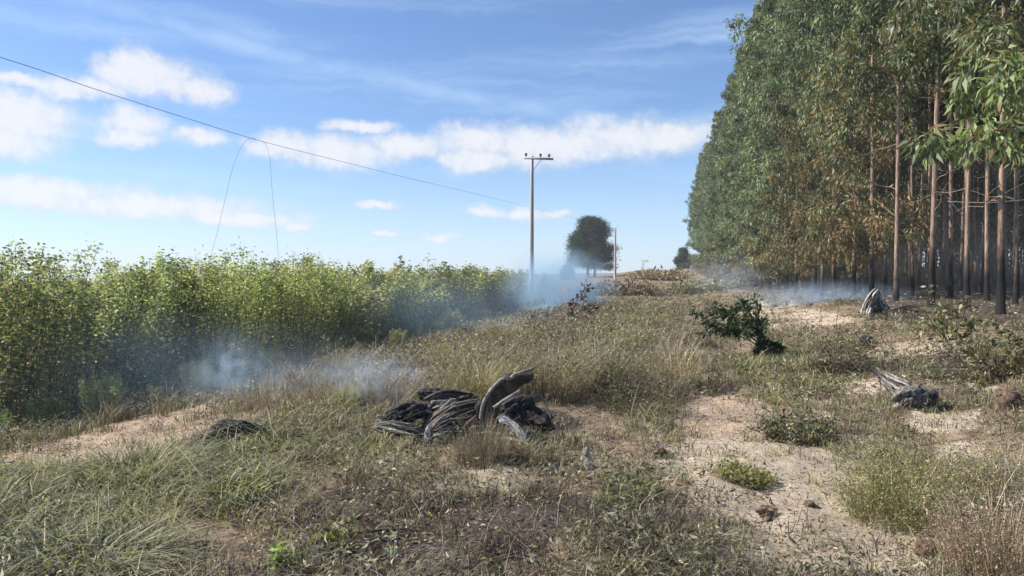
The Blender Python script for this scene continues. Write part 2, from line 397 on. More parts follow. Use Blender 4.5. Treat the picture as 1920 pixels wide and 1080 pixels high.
def tufts(S, x, y, nb, h, wd, spread, lean, palette, tip, jit=.2, droop=.35):
    n = len(x); nb_ = int(nb); N = n * nb_
    if N == 0: return
    X = np.repeat(x, nb_) + rng.normal(0, 1, N) * np.repeat(spread * np.ones(n), nb_); Y = np.repeat(y, nb_) + rng.normal(0, 1, N) * np.repeat(spread * np.ones(n), nb_)
    hs = np.repeat(h * rng.uniform(.6, 1.3, n), nb_) * rng.uniform(.5, 1.15, N)
    c = pal(palette, n, .2).repeat(nb_, 0) * .5 + pal(palette, N, jit) * .5
    tw_ = rng.random((N, 1)) ** 1.5
    tipc = None if tip is None else c * (1 - tw_) + tip * tw_
    p = np.stack([X, Y, H(X, Y)], 1)
    blades(S, p, rng.uniform(0, 6.283, N), hs, lean * rng.uniform(.3, 1.6, N), np.repeat(wd * np.ones(n), nb_) * rng.uniform(.6, 1.3, N), c, droop=droop * rng.uniform(.2, 1.9, N), tipcol=tipc)
for (y0, y1, n, k, nb, hh) in [(2.6, 9, 9000, 1.0, 15, 1.0), (9, 24, 12000, 1.6, 11, 1.0), (24, 60, 9000, 3.6, 9, 1.1), (60, 182, 12000, 9, 8, 1.5)]:
    x, y = scatter(n, y0, y1, power=.8)
    s = x - K * y
    bare = patches(BARE, x, y); g = patches(GREEN, x, y); dr = patches(DRYT, x, y)
    cl = fbm(x, y, 1.1, 3, 77)
    bare = np.maximum(bare, .9 * (1 - ss(np.abs(s - 4.2), .5, 1.7)) * ss(y, 11, 16) * (1 - ss(y, 30, 40)))
    keep = rng.random(len(x)) < np.clip((1 - bare * .93) * (ss(cl, .25, .55) if y0 < 50 else 1) * (1 - .95 * ss(s, 5.3, 6.5) * ss(y, 12, 15)), 0.02, 1)
    ditch = (s < -5.6)
    r_ = rng.random(len(x))
    isg = keep & (r_ < np.clip(.30 + g * .6 - dr * .3 + .35 * ss(y, 50, 90), 0, 1)) ; isd = keep & ~isg & (rng.random(len(x)) < .72); isb = keep & ~isg & ~isd; bz = keep & (patches(BURN, x, y) > .5) & (rng.random(len(x)) < .6); isg &= ~bz; isd &= ~bz; isb |= bz
    wd = .0068 * k
    m1_ = isg & (g > .4); m2_ = isg & (g <= .4)
    tufts(SG, x[m1_], y[m1_], max(6, nb - 4), .27 * hh, wd * 1.45, .06 * k ** .5, 1.15, P_GREEN + P_YEL[:2] + P_DARK[2:], TIPG, droop=.8)
    tufts(SG, x[m2_], y[m2_], nb, .13 * hh, wd * 1.1, .05 * k ** .5, .7, P_YEL + P_GREEN[:2], TIPG, droop=.4)
    dr = dr * ((y > 6.2) | (s > 2)); m1_ = isd & (dr > .4); m2_ = isd & (dr <= .4)
    tufts(SD, x[m1_], y[m1_], nb, .26 * hh, wd, .08 * k ** .5, .8, P_DRY + P_DARK + P_PUR, TIPD, droop=.45)
    m3_ = m1_ & (fbm(x, y, 1.3, 2, 131) > .56) & (y < 40) & (y > 6.9)
    tufts(SD, x[m3_], y[m3_], nb + 6, .50, wd, .07, .55, P_PUR + P_DRY[:3] + P_DARK, TIPD, droop=.3)
    tufts(SD, x[m2_], y[m2_], nb, .13 * hh, wd, .06 * k ** .5, .9, P_DRY, TIPD, droop=.4)
    tufts(SB, x[isb], y[isb], nb, .17 * hh, wd * .9, .06 * k ** .5, .9, P_DARK, None, droop=.35)
# ditch grass under the hedge, palette darkened to stand for the shade there
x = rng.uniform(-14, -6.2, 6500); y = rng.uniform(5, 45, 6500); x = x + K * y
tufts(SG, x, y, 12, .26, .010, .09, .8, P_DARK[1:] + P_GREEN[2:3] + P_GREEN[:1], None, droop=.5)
SW = Soup()
P_WEED = [(.21, .22, .12), (.31, .30, .19), (.15, .16, .09), (.42, .39, .28), (.22, .17, .13), (.10, .08, .065)]
for (y0, y1, n, k, m) in [(2.6, 9, 3300, 1.0, 30), (9, 24, 4600, 1.8, 24), (24, 62, 3500, 4.0, 20)]:
    x, y = scatter(n, y0, y1, power=.8); bare = np.maximum(patches(BARE, x, y), np.maximum(patches(BURN, x, y) * .75, patches(GREEN, x, y) * .7))
    kk = (rng.random(len(x)) > np.maximum(bare * .97, ss(x - K * y, 5.2, 6.2) * (y > 13))) & (rng.random(len(x)) < ss(fbm(x, y, 1.4, 3, 55), .38, .58)); x, y = x[kk], y[kk]; n = len(x)
    R_ = rng.uniform(.03, .13, n) * k ** .4; Hh = rng.uniform(.04, .24, n) * (1 + .1 * k); cpal = pal(P_WEED, n, .2)
    i = np.repeat(np.arange(n), m); N = len(i)
    px_ = x[i] + rng.normal(0, 1, N) * R_[i]; py_ = y[i] + rng.normal(0, 1, N) * R_[i]
    p = np.stack([px_, py_, H(px_, py_) + Hh[i] * rng.random(N) ** .8], 1); dd = rng.normal(0, 1, (N, 3)); dd[:, 2] = dd[:, 2] * .6 + .25
    Ls = .030 * k * rng.uniform(.5, 1.8, N); leaves(SW, p, dd, Ls, Ls * .30, np.clip(cpal[i] * rng.uniform(.5, 1.5, (N, 1)), .01, .8), curl=.2)
    # wiry dead stems in the same tufts
    j = rng.integers(0, n, n * 5); pj = np.stack([x[j] + rng.normal(0, .06, len(j)), y[j] + rng.normal(0, .06, len(j))], 1); pj = np.concatenate([pj, H(pj[:, 0], pj[:, 1])[:, None]], 1)
    blades(SW, pj, rng.uniform(0, 6.28, len(j)), Hh[j] * rng.uniform(.8, 2.0, len(j)), rng.uniform(.3, 2.0, len(j)), .0045 * k, pal([(.12, .09, .07), (.26, .20, .15), (.46, .40, .30), (.07, .055, .05)], len(j), .2), droop=.5)
tag(link('low_weeds', SW.mesh('low_weeds'), M_GRASS), 'small-leaved scrubby weeds and wiry dead stems covering the bank', 'weeds', kind='stuff')
tag(link('green_grass', SG.mesh('green_grass'), M_GRASS), 'drooping green and yellowish grass tufts over the bank and the verge', 'grass', kind='stuff')
tag(link('dry_grass', SD.mesh('dry_grass'), M_GRASS), 'straw-coloured dry grass across the bank and the track edge', 'grass', kind='stuff')
tag(link('burnt_grass', SB.mesh('burnt_grass'), M_GRASS), 'dark scorched grass stubble scattered between the living tufts', 'grass', kind='stuff')
# leaf litter and twigs
for (y0, y1, n, L) in [(2.6, 9, 42000, .030), (9, 25, 40000, .07), (25, 90, 20000, .17)]:
    x, y = scatter(n, y0, y1, s1=14, power=.8); n = len(x)
    kk = rng.random(n) < (.22 + .78 * ss(fbm(x, y, 2.5, 3, 91), .4, .6)); x, y = x[kk], y[kk]; n = len(x)
    p = np.stack([x, y, H(x, y) + rng.uniform(.005, .03, n)], 1); dd = rng.normal(size=(n, 3)); dd[:, 2] *= .3
    leaves(SL, p, dd, L * rng.uniform(.5, 1.5, n), L * .38, pal([(.30, .21, .13), (.17, .11, .07), (.42, .33, .23), (.10, .07, .05), (.50, .44, .36), (.24, .13, .08)], n, .25), curl=.2)
tag(link('leaf_litter', SL.mesh('leaf_litter'), M_GRASS), 'dead leaves and bark flakes littering the ground', 'leaf litter', kind='stuff')
for (y0, y1, n, L, rw) in [(2.6, 9, 2600, .16, .0035), (9, 25, 2600, .4, .008)]:
    x, y = scatter(n, y0, y1, s1=12, power=.8)
    p = np.stack([x, y, H(x, y) + .02], 1); n = len(x)
    blades(ST, p, rng.uniform(0, 6.28, n), L * rng.uniform(.1, .7, n), rng.uniform(.8, 5, n), rw * rng.uniform(.7, 1.8, n), pal([(.30, .25, .20), (.14, .11, .09), (.45, .40, .34), (.07, .06, .055)], n, .2), droop=.6)
tag(link('fallen_twigs', ST.mesh('fallen_twigs'), M_GRASS), 'thin dead twigs strewn over the bare soil and grass', 'twigs', kind='stuff')

# ------------------------------------------------------------------ eucalyptus plantation
E_GREEN = [(.105, .155, .07), (.15, .20, .095), (.07, .11, .055), (.22, .25, .15), (.13, .15, .09)]
E_DRY = [(.16, .115, .05), (.22, .15, .07), (.12, .085, .045), (.13, .12, .05), (.26, .19, .10)]
def make_trunk(h, r0, seed, bare=0, bare0=1.5):
    S = Soup(); zz = np.linspace(0, 1, 15) ** 1.1
    rs = np.random.default_rng(seed)
    wob = np.cumsum(rs.normal(0, .035, (15, 2)), 0) * zz[:, None]
    pts = np.stack([wob[:, 0], wob[:, 1], -.25 + zz * (h * .97)], 1)
    tube(S, pts, r0 * (1 - zz * .86) * (1 + .5 * np.exp(-zz * 60)), 10, (.3, .22, .15), groove=.05, lump=.05, seed=seed)
    for i in range(bare):
        z0 = rs.uniform(bare0, h * .45); a = rs.uniform(0, 6.28); L = rs.uniform(.5, 1.9); up = rs.uniform(-.2, .6)
        t_ = np.linspace(0, 1, 5)[:, None]; cpt = np.array([np.interp(z0, pts[:, 2], pts[:, 0]), np.interp(z0, pts[:, 2], pts[:, 1]), z0])
        q = cpt + t_ * L * np.array([math.cos(a), math.sin(a), up]) + np.concatenate([np.zeros((1, 3)), rs.normal(0, .05, (4, 3))])
        tube(S, q, .014 * (1 - t_[:, 0] * .7), 4, (.35, .3, .25), cap=False)
    return S.mesh('trunk', True), pts
def make_crown(h, h0, seed, nleaf=36000, rmax=1.8, L=.17, drylow=0.0, dry_to=6.0, droopy=.75, nbr=70, gap=1.0):
    """separate leafy sprays on ascending limbs, with dark gaps between them"""
    S = Soup(); rs = np.random.default_rng(seed); P = []; D = []; CC = []; LL = []
    lump = [rs.uniform(.72, 1.22) for _ in range(40)]
    for i in range(nbr):
        u = (i + rs.random()) / nbr; z0 = h0 + (h - h0) * u * .97; a = i * 2.4 + rs.uniform(-.5, .5)
        prof = min(1, (1 - u) * 2.1 + .10) * lump[int(u * 14 + (a % 6.28) * 2) % 40] * (1 if u > .1 else .85)
        Lb = rmax * prof; rise = rs.uniform(.3, .9) if u > .12 else rs.uniform(-.2, .5)
        dirb = np.array([math.cos(a), math.sin(a), rise]); dirb /= np.linalg.norm(dirb)
        for c_i in range(4):
            f = (.35, .6, .85, 1.08)[c_i]; cen = np.array([0, 0, z0]) + dirb * Lb * f + rs.normal(0, .13, 3); cen[2] -= .12 * f * Lb
            rad = rs.uniform(.17, .33) * (.7 + .5 * min(1, prof)); m = int(nleaf / nbr / 4 * rs.uniform(.5, 1.5))
            g = unit(rs.normal(0, 1, (m, 3))) * rad * rs.random((m, 1)) ** .45 * np.array([1.1, 1.1, 1.25])
            p = cen + g; p[:, 2] -= .25 * rad
            dr = g / rad * .8 + rs.normal(0, .35, (m, 3)); dr[:, 2] -= droopy * 1.3
            dry = np.clip(1 - (p[:, 2] - h0) / max(.1, dry_to - h0), 0, 1) ** .7 * drylow
            isdry = rs.random(m) < dry * rs.uniform(.4, 1.5)
            cb_ = rs.uniform(.45, 1.5)
            CC.append(np.where(isdry[:, None], pal(E_DRY, m, .2), pal(E_GREEN, m, .18)) * cb_)
            P.append(p); D.append(dr); LL.append(rs.uniform(.7, 1.3, m) * L)
    P = np.concatenate(P); D = np.concatenate(D); LL = np.concatenate(LL)
    P[:, 2] = np.maximum(P[:, 2], .35)
    leaves(S, P, D, LL, LL * .25, np.concatenate(CC), curl=.14)
    return S.mesh('crown')
TR = {'tall': [], 'full': [], 'scorched': [], 'bare': [], 'inner': []}
for i in range(3):
    TR['full'].append((make_trunk(20.5, .09, 10 + i)[0], make_crown(20.5 + i, .9, 20 + i, 26000, 1.8 + .3 * i, .24, .45, 5, nbr=78)))
for i in range(3):
    TR['scorched'].append((make_trunk(22, .08, 30 + i, 10)[0], make_crown(22, 1.6, 40 + i, 32000, 1.9 + .15 * i, .20, 1.0, 10, nbr=78)))
for i in range(3):
    TR['bare'].append((make_trunk(22, .070, 50 + i, 14)[0], make_crown(22, 6.0, 60 + i, 30000, 2.0, .21, .4, 8.5, nbr=66)))
TR['near'] = []
for i in range(2):
    _e = list(E_GREEN); E_GREEN[:] = [(.13, .18, .07), (.17, .22, .08), (.08, .12, .05), (.24, .27, .13), (.11, .14, .07)]
    TR['near'].append((TR['bare'][i][0], make_crown(22, 2.6, 90 + i, 26000, 1.9, .24, .15, 6, nbr=70))); E_GREEN[:] = _e
for i in range(3):
    TR['inner'].append((make_trunk(22, .062, 70 + i, 8)[0], make_crown(22, 8.5, 80 + i, 15000, 1.9, .28, .4, 10, nbr=50)))
GRP = {'near': 'bare-trunked trees at the near corner of the plantation', 'full': 'leafy trees along the far plantation edge', 'scorched': 'scorched trees on the plantation edge', 'bare': 'bare-trunked trees at the near corner of the plantation', 'inner': 'trees inside the plantation'}
def euc(kind, s, y, label, sc=1.0, k=None):
    tm, cm = TR[kind][int(rng.integers(0, len(TR[kind]))) if k is None else k]
    loc = SY(s, y)
    e = empty('eucalyptus_tree', loc, float(rng.uniform(0, 6.28)), label=label, cat='tree', group=GRP[kind]); wx = float(rng.uniform(.82, 1.28)) if kind == 'full' else float(rng.uniform(.9, 1.15)); e.scale = (wx, wx, sc)
    e.rotation_euler[0] = float(rng.normal(0, .012)); e.rotation_euler[1] = float(rng.normal(0, .012))
    link('trunk', tm, M_TRUNK, e); link('crown', cm, M_LEAF, e)
    return e
yv = 10.8; n_e = 0
ORD = ['first', 'second', 'third', 'fourth', 'fifth', 'sixth', 'seventh', 'eighth', 'ninth', 'tenth', 'eleventh', 'twelfth', 'thirteenth', 'fourteenth', 'fifteenth', 'sixteenth', 'seventeenth', 'eighteenth', 'nineteenth', 'twentieth'] + ['farther'] * 60
cnt = {'a': 0, 'b': 0, 'c': 0}
def nth(k): cnt[k] += 1; return ORD[cnt[k] - 1]
near_lab = {0: 'near eucalyptus at the right edge whose drooping green branches fill the top corner', 1: 'eucalyptus just outside the right edge with hanging leafy branches', 2: 'foremost bare trunk beside the right edge, black at its foot',
            3: 'pale bare trunk second from the right edge in the front row', 4: 'bare trunk behind the brown sapling in the front row', 5: 'tall straight trunk beside the white burnt stump, lit tan on its left side'}
while yv < 128:
    s = 7.15 + rng.normal(0, .15)
    kind = 'near' if n_e < 2 else 'bare' if yv < 24 else ('scorched' if yv < 40 else 'full')
    if yv < 24: lab = near_lab.get(n_e, 'bare trunk in the front row before the dark plantation')
    elif yv < 40: lab = nth('a') + ' brown-leaved scorched tree of the plantation edge, leftward from the bare corner trunks'
    elif yv < 85: lab = nth('b') + ' green tree of the plantation edge, leftward from the brown scorched ones'
    else: lab = nth('c') + ' small distant green tree toward the left end of the plantation edge'
    if yv > 124: lab = 'leftmost eucalyptus, standing slightly apart at the far end of the plantation'
    euc(kind, s, yv, lab, (1.0 if yv < 60 else .93) * rng.uniform(.88, 1.08)); n_e += 1
    yv += 2.3 + rng.uniform(-.25, .25) + (0 if yv < 34 else 1.3)
for r_i in range(1, 13):
    s = 7.15 + r_i * 2.45; y = max(11.5, s * 1.1) + 1.3 * (r_i % 2)
    ymax = 110 if r_i < 3 else (70 if r_i < 5 else 44)
    while y < ymax:
        kind = 'inner' if (r_i > 1 or y < 40) else 'full'
        px_ = 960 + F * (s + K * y) / y
        if px_ < 2150:
            if kind == 'full': lab = 'green eucalyptus filling the second row behind the far plantation edge'
            elif r_i <= 4: lab = 'slim trunk in row ' + ['two', 'three', 'four', 'five'][r_i - 1] + (' of the plantation, behind the near corner trunks' if px_ > 1690 else (' of the plantation, behind the brown scorched foliage' if px_ > 1520 else ' of the plantation, behind the left ground smoke'))
            else: lab = 'thin trunk deep in the plantation shade, ' + ('at the right edge' if px_ > 1840 else ('between the near corner trunks' if px_ > 1690 else 'behind the brown scorched foliage'))
            euc(kind, s + rng.normal(0, .15), y + rng.normal(0, .2), lab, rng.uniform(.92, 1.05) * (.93 if y > 60 else 1))
        y += 2.35 if y < 45 else 4.2
print('trees', len([o for o in COL.objects if o.name.startswith('eucalyptus')]))

# ------------------------------------------------------------------ hedge of wild shrubs on the left
S_G = [(.33, .36, .16), (.42, .43, .22), (.25, .29, .13), (.19, .24, .12), (.52, .50, .30), (.32, .28, .18)]
S_LOW = [(.32, .27, .15), (.40, .36, .20), (.22, .24, .12), (.48, .42, .27)]
def make_shrub(h, rad, seed, nst=34, nl=9000, leafL=.075, sparse=False):
    rs = np.random.default_rng(seed); S = Soup(); T_ = Soup(); P = []; D = []; CC = []
    for i in range(nst):
        a = rs.uniform(0, 6.28); r = rad * math.sqrt(rs.random()); b = np.array([r * math.cos(a) * .7, r * math.sin(a) * .7, -.05])
        top = np.array([r * math.cos(a) * 1.25 + rs.normal(0, .15), r * math.sin(a) * 1.25 + rs.normal(0, .15), h * rs.uniform(.6, .96) + (.4 * rs.random() if rs.random() < .35 else 0)])
        t_ = np.linspace(0, 1, 6)[:, None]; q = b + (top - b) * t_ + rs.normal(0, .03, (6, 3)) * (t_ > 0)
        tube(T_, q, .012 * (1 - .75 * t_[:, 0]), 4, (.12, .09, .06), cap=False)
        m = int(nl / nst * rs.uniform(.3, 1.7)); tt = 1 - rs.random(m) ** 1.5 * .9
        if sparse: tt = 1 - rs.random(m) * .35
        p = b + (top - b) * tt[:, None] + rs.normal(0, 1, (m, 3)) * (.05 + .22 * (1 - tt))[:, None].clip(.05, .2) + rs.normal(0, .05, (m, 3))
        dr = rs.normal(0, 1, (m, 3)); dr[:, 2] = dr[:, 2] * .5 - .15
        low = rs.random(m) < np.clip(1.15 - p[:, 2] / (h * .55), 0, .9)
        P.append(p); D.append(dr); CC.append(np.where(low[:, None], pal(S_LOW, m, .2), pal(S_G, m, .2) * rs.uniform(.8, 1.2)))
    P = np.concatenate(P); P[:, 2] = np.maximum(P[:, 2], .03)
    n = len(P); Ls = leafL * rng.uniform(.6, 1.4, n)
    leaves(S, P, np.concatenate(D), Ls, Ls * .5, np.concatenate(CC), curl=.1)
    return T_.mesh('stems', True), S.mesh('foliage')
SH = [make_shrub(2.35, .85, 100 + i, nl=9500, leafL=.065) for i in range(4)]
SHF = [make_shrub(2.4, .95, 120 + i, nl=5200, leafL=.11) for i in range(3)]
def shrub(p, protos, label, sc, group='shrubs in the overgrown hedge'):
    sm, fm = protos[int(rng.integers(0, len(protos)))]
    e = empty('wild_shrub', p, float(rng.uniform(0, 6.28)), label=label, cat='shrub', group=group); e.scale = (sc * 1.05, sc * 1.05, sc)
    link('stems', sm, M_STEM, e); link('foliage', fm, M_SHRUB, e)
n_s = [0]
def shrub_label(px, front):
    z = 'at the far left of the hedge' if px < 220 else ('left of the dangling cable' if px < 400 else ('below the dangling cable' if px < 560 else ('midway between dangling cable and pole' if px < 780 else 'in the hedge end beside the tall pole')))
    if front: n_s[0] += 1; return ORD[n_s[0] - 1] + ' front hedge shrub from the left edge, ' + z.replace(' of the hedge', '')
    return ('' if front else 'hedge shrub half hidden behind the front ones, ') + z
for row, (s0, y0, y1, st) in enumerate([(-8.7, 8.4, 60, 1.15), (-9.9, 8.6, 60, 1.35), (-11.4, 15, 58, 2.2)]):
    y = y0
    while y < y1:
        s = s0 + rng.normal(0, .18) - .012 * max(0, y - 20)
        p = SY(s, y); px = 960 + F * p[0] / y
        if px > -120:
            sc = (EYE + .30 - p[2]) / 2.4 * rng.uniform(.80, 1.12 if px > 250 else 1.03) * (1.04 if px < 350 else .98)
            shrub(p, SH if y < 20 else SHF, shrub_label(px, row == 0), sc)
        y += st * (1 if y < 25 else 1.35) * rng.uniform(.8, 1.2)
# low leafy weeds in the shaded ditch
for i in range(30):
    y = rng.uniform(7.5, 32); s = rng.uniform(-8.0, -6.9); p = SY(s, y); px = 960 + F * p[0] / y
    if px > -80: shrub(p, SHF[:2] if y > 15 else SH[:3], 'low shaded weed in the ditch, ' + ('at the left edge' if px < 200 else ('left of the rising smoke' if px < 400 else ('behind the rising smoke' if px < 560 else 'toward the tall pole'))), rng.uniform(.14, .27), 'low weeds in the shaded ditch')

# ------------------------------------------------------------------ poles and wires
def make_pole(px, ytop, y, h_below=.3, arm=True, label='', wdt=.30, group='utility poles along the hedge'):
    X = (px - 960) / F * y; top = EYE + (HOR - ytop) / F * y; g = float(H(X, y)); hh = top - g
    e = empty('utility_pole', (X, y, g), R(-4), label=label, cat='utility pole', group=group)
    S = Soup(); zz = np.linspace(0, 1, 9)
    tube(S, np.stack([zz * .05 - .0, zz * 0, -h_below + zz * (hh + h_below)], 1), wdt / 2 * (1 - .45 * zz), 8, (.3, .3, .3))
    link('pole_shaft', S.mesh('pole_shaft'), M_CONC, e)
    if arm:
        z = hh - .16; S = Soup()
        def box(S, x0, x1, y0, y1, z0, z1, tilt=0):
            v = np.array([[x, yy, zz_ - tilt * x] for x in (x0, x1) for yy in (y0, y1) for zz_ in (z0, z1)])
            S.add(v, [(0, 1, 3, 2), (4, 6, 7, 5), (0, 4, 5, 1), (2, 3, 7, 6), (0, 2, 6, 4), (1, 5, 7, 3)])
        box(S, -.42, 1.30, -.20, -.10, z - .06, z + .06, .05)
        link('crossarm', S.mesh('crossarm'), M_CONC, e)
        S = Soup(); t_ = np.linspace(0, 1, 3)[:, None]
        tube(S, np.array([.08, -.12, z - .75]) + t_ * np.array([.52, 0, .68]), .018, 6); link('arm_brace', S.mesh('arm_brace'), M_WIRE, e)
        for xi in (-.30, .55, 1.05):
            S = Soup(); zs = z + .06 - .05 * xi
            tube(S, [(xi, -.15, zs - .02), (xi, -.15, zs + .06), (xi, -.15, zs + .08), (xi, -.15, zs + .13), (xi, -.15, zs + .16), (xi, -.15, zs + .22), (xi, -.15, zs + .25)], [.02, .02, .075, .06, .085, .05, .02], 8)
            link('insulator', S.mesh('insulator', True), M_CERAM, e)
    return e
make_pole(996, 293, 44, label='tall grey concrete pole with a crossarm, rising at the right end of the hedge', wdt=.32)
make_pole(1153, 427, 112, arm=False, label='distant bare pole just right of the lone pine', wdt=.42)
make_pole(1205, 488, 165, label='tiny far pole on the crest between the pine and the plantation', wdt=.3)
def P3(px, py, z): return np.array([(px - 960) / F * z, z, EYE + (HOR - py) / F * z])
from_pts = [P3(-900, -160, 6.3), P3(0, 108, 9.8), P3(180, 168, 11.5), P3(350, 222, 13.6), P3(490, 265, 16.2), P3(640, 303, 20), P3(760, 333, 25.5), P3(860, 356, 32), P3(950, 378, 43), P3(1050, 402, 62), P3(1153, 429, 112)]
def smooth(pts, n=12):
    pts = np.asarray(pts); o = []
    for i in range(len(pts) - 1):
        p0 = pts[max(0, i - 1)]; p1 = pts[i]; p2 = pts[i + 1]; p3 = pts[min(len(pts) - 1, i + 2)]
        for t in np.linspace(0, 1, n, endpoint=False):
            o.append(.5 * ((2 * p1) + (-p0 + p2) * t + (2 * p0 - 5 * p1 + 4 * p2 - p3) * t * t + (-p0 + 3 * p1 - 3 * p2 + p3) * t ** 3))
    o.append(pts[-1]); return np.array(o)
S = Soup(); tube(S, smooth(from_pts), .0046, 6); tag(link('overhead_cable', S.mesh('overhead_cable', True), M_WIRE), 'slack dark cable slanting down across the sky from the upper left', 'cable')
lp = smooth([P3(392, 490, 15.5), P3(404, 450, 15.55), P3(418, 395, 15.6), P3(432, 335, 15.8), P3(446, 292, 15.9), P3(460, 268, 16.0), P3(471, 260, 16.05), P3(486, 264, 16.1), P3(499, 270, 16.1), P3(507, 300, 16.0), P3(510, 345, 16.0), P3(515, 400, 15.9), P3(520, 450, 15.8), P3(523, 495, 15.7)])
S = Soup(); tube(S, lp, .0032, 6); tag(link('dangling_cable', S.mesh('dangling_cable', True), M_WIRE), 'broken thin cable hooked over the slack line, both ends hanging to the hedge', 'cable')

# ------------------------------------------------------------------ lone pine and far small trees
def make_pine():
    S = Soup(); rs = np.random.default_rng(5); T_ = Soup(); zb = 112.0
    y = 128.0; X = (1107 - 960) / F * y; g = float(H(X, y)); top = EYE + (HOR - 409) / F * y; hh = top - g
    e = empty('pine_tree', (X, y, g), 0, label='lone dark pine with a rounded crown on the skyline beside the distant pole', cat='tree')
    wmax = 43 / F * y
    t_ = np.linspace(0, 1, 6)[:, None]
    tube(T_, np.array([-.5, 0, -.3]) + t_ * np.array([.3, 0, hh * .85]), .28 * (1 - .7 * t_[:, 0]), 8)
    tube(T_, np.array([.75, .2, -.3]) + t_ * np.array([.1, 0, hh * .7]), .24 * (1 - .7 * t_[:, 0]), 8)
    P = []; CC = []
    for i in range(150):
        u = rs.random(); z = hh * (.17 + .80 * u); prof = wmax * float(np.interp(u, [0, .12, .3, .55, .8, 1], [.80, 1.0, .97, .85, .62, .28])) 
        if z < hh * .26 and rs.random() < .4: continue
        a = rs.uniform(0, 6.28); r = prof * rs.uniform(.3, 1.05); c0 = np.array([r * math.cos(a), r * math.sin(a), z + rs.normal(0, .15)])
        tt = np.linspace(0, 1, 4)[:, None]; tube(T_, np.array([0, 0, z * .85]) * (1 - tt) + c0 * tt, .05, 4, cap=False)
        m = 330; P.append(c0 + rs.normal(0, 1, (m, 3)) * np.array([.62, .62, .30])); CC.append(pal([(.030, .058, .034), (.022, .044, .028), (.044, .072, .04)], m, .2) * rs.uniform(.75, 1.2))
    P = np.concatenate(P); dd = rs.normal(0, 1, (len(P), 3)); dd[:, 2] += .5
    leaves(S, P, dd, .38, .10, np.concatenate(CC))
    link('trunk', T_.mesh('trunk', True), M_STEM, e); link('crown', S.mesh('crown'), M_PINE, e)
make_pine()
def small_tree(px, ytop, y, wpx, label):
    X = (px - 960) / F * y; g = float(H(X, y)); hh = EYE + (HOR - ytop) / F * y - g; rs = np.random.default_rng(int(px))
    e = empty('small_tree', (X, y, g), 0, label=label, cat='tree'); T_ = Soup(); S = Soup()
    t_ = np.linspace(0, 1, 5)[:, None]; tube(T_, np.array([0, 0, -.3]) + t_ * np.array([.1, 0, hh * .9]), .14 * (1 - .7 * t_[:, 0]), 6)
    wm = wpx / F * y / 2; P = []
    for i in range(60):
        u = rs.random(); a = rs.uniform(0, 6.28); r = wm * math.sin(max(.15, 1 - u) * 1.6) * rs.uniform(.3, 1)
        P.append(np.array([r * math.cos(a), r * math.sin(a), hh * (.06 + .9 * u)]) + rs.normal(0, .28, (200, 3)))
    P = np.concatenate(P); dd = rs.normal(0, 1, (len(P), 3)); leaves(S, P, dd, .34, .14, pal([(.05, .085, .05), (.035, .06, .04)], len(P), .2))
    link('trunk', T_.mesh('trunk', True), M_STEM, e); link('crown', S.mesh('crown'), M_PINE, e)
small_tree(1281, 468, 150, 34, 'small bushy dark tree on the crest left of the plantation end')
small_tree(1064, 503, 118, 20, 'low dark bush on the skyline just left of the lone pine')

# the deep plantation behind the single trees, beyond counting
def deep():
    S = Soup(); T_ = Soup(); rs = np.random.default_rng(3)
    for i in range(420):
        y = rs.uniform(26, 150); s = 7.15 + rs.uniform(32, 62) if y < 60 else 7.15 + rs.uniform(9, 45)
        if 960 + F * (s + K * y) / y > 2300: continue
        p = SY(s, y); t_ = np.linspace(0, 1, 4)[:, None]
        tube(T_, p + np.array([0, 0, -.2]) + t_ * np.array([rs.normal(0, .3), 0, 20]), .10 * (1 - .6 * t_[:, 0]), 5, cap=False)
        m = 900; q = p + np.stack([rs.normal(0, .8, m), rs.normal(0, .8, m), rs.uniform(3.5, 21, m) if rs.random() < .7 else rs.uniform(.4, 21, m)], 1)
        dd = rs.normal(0, 1, (m, 3)); dd[:, 2] -= .8; leaves(S, q, dd, .5, .16, pal(E_DRY + E_GREEN, m, .2))
    tag(link('deep_plantation_trunks', T_.mesh('deep_plantation_trunks', True), M_TRUNK), 'mass of far trunks in the depth of the plantation', 'trees', kind='stuff')
    tag(link('deep_plantation_foliage', S.mesh('deep_plantation_foliage'), M_LEAF), 'mass of far dim foliage in the depth of the plantation', 'foliage', kind='stuff')
deep()

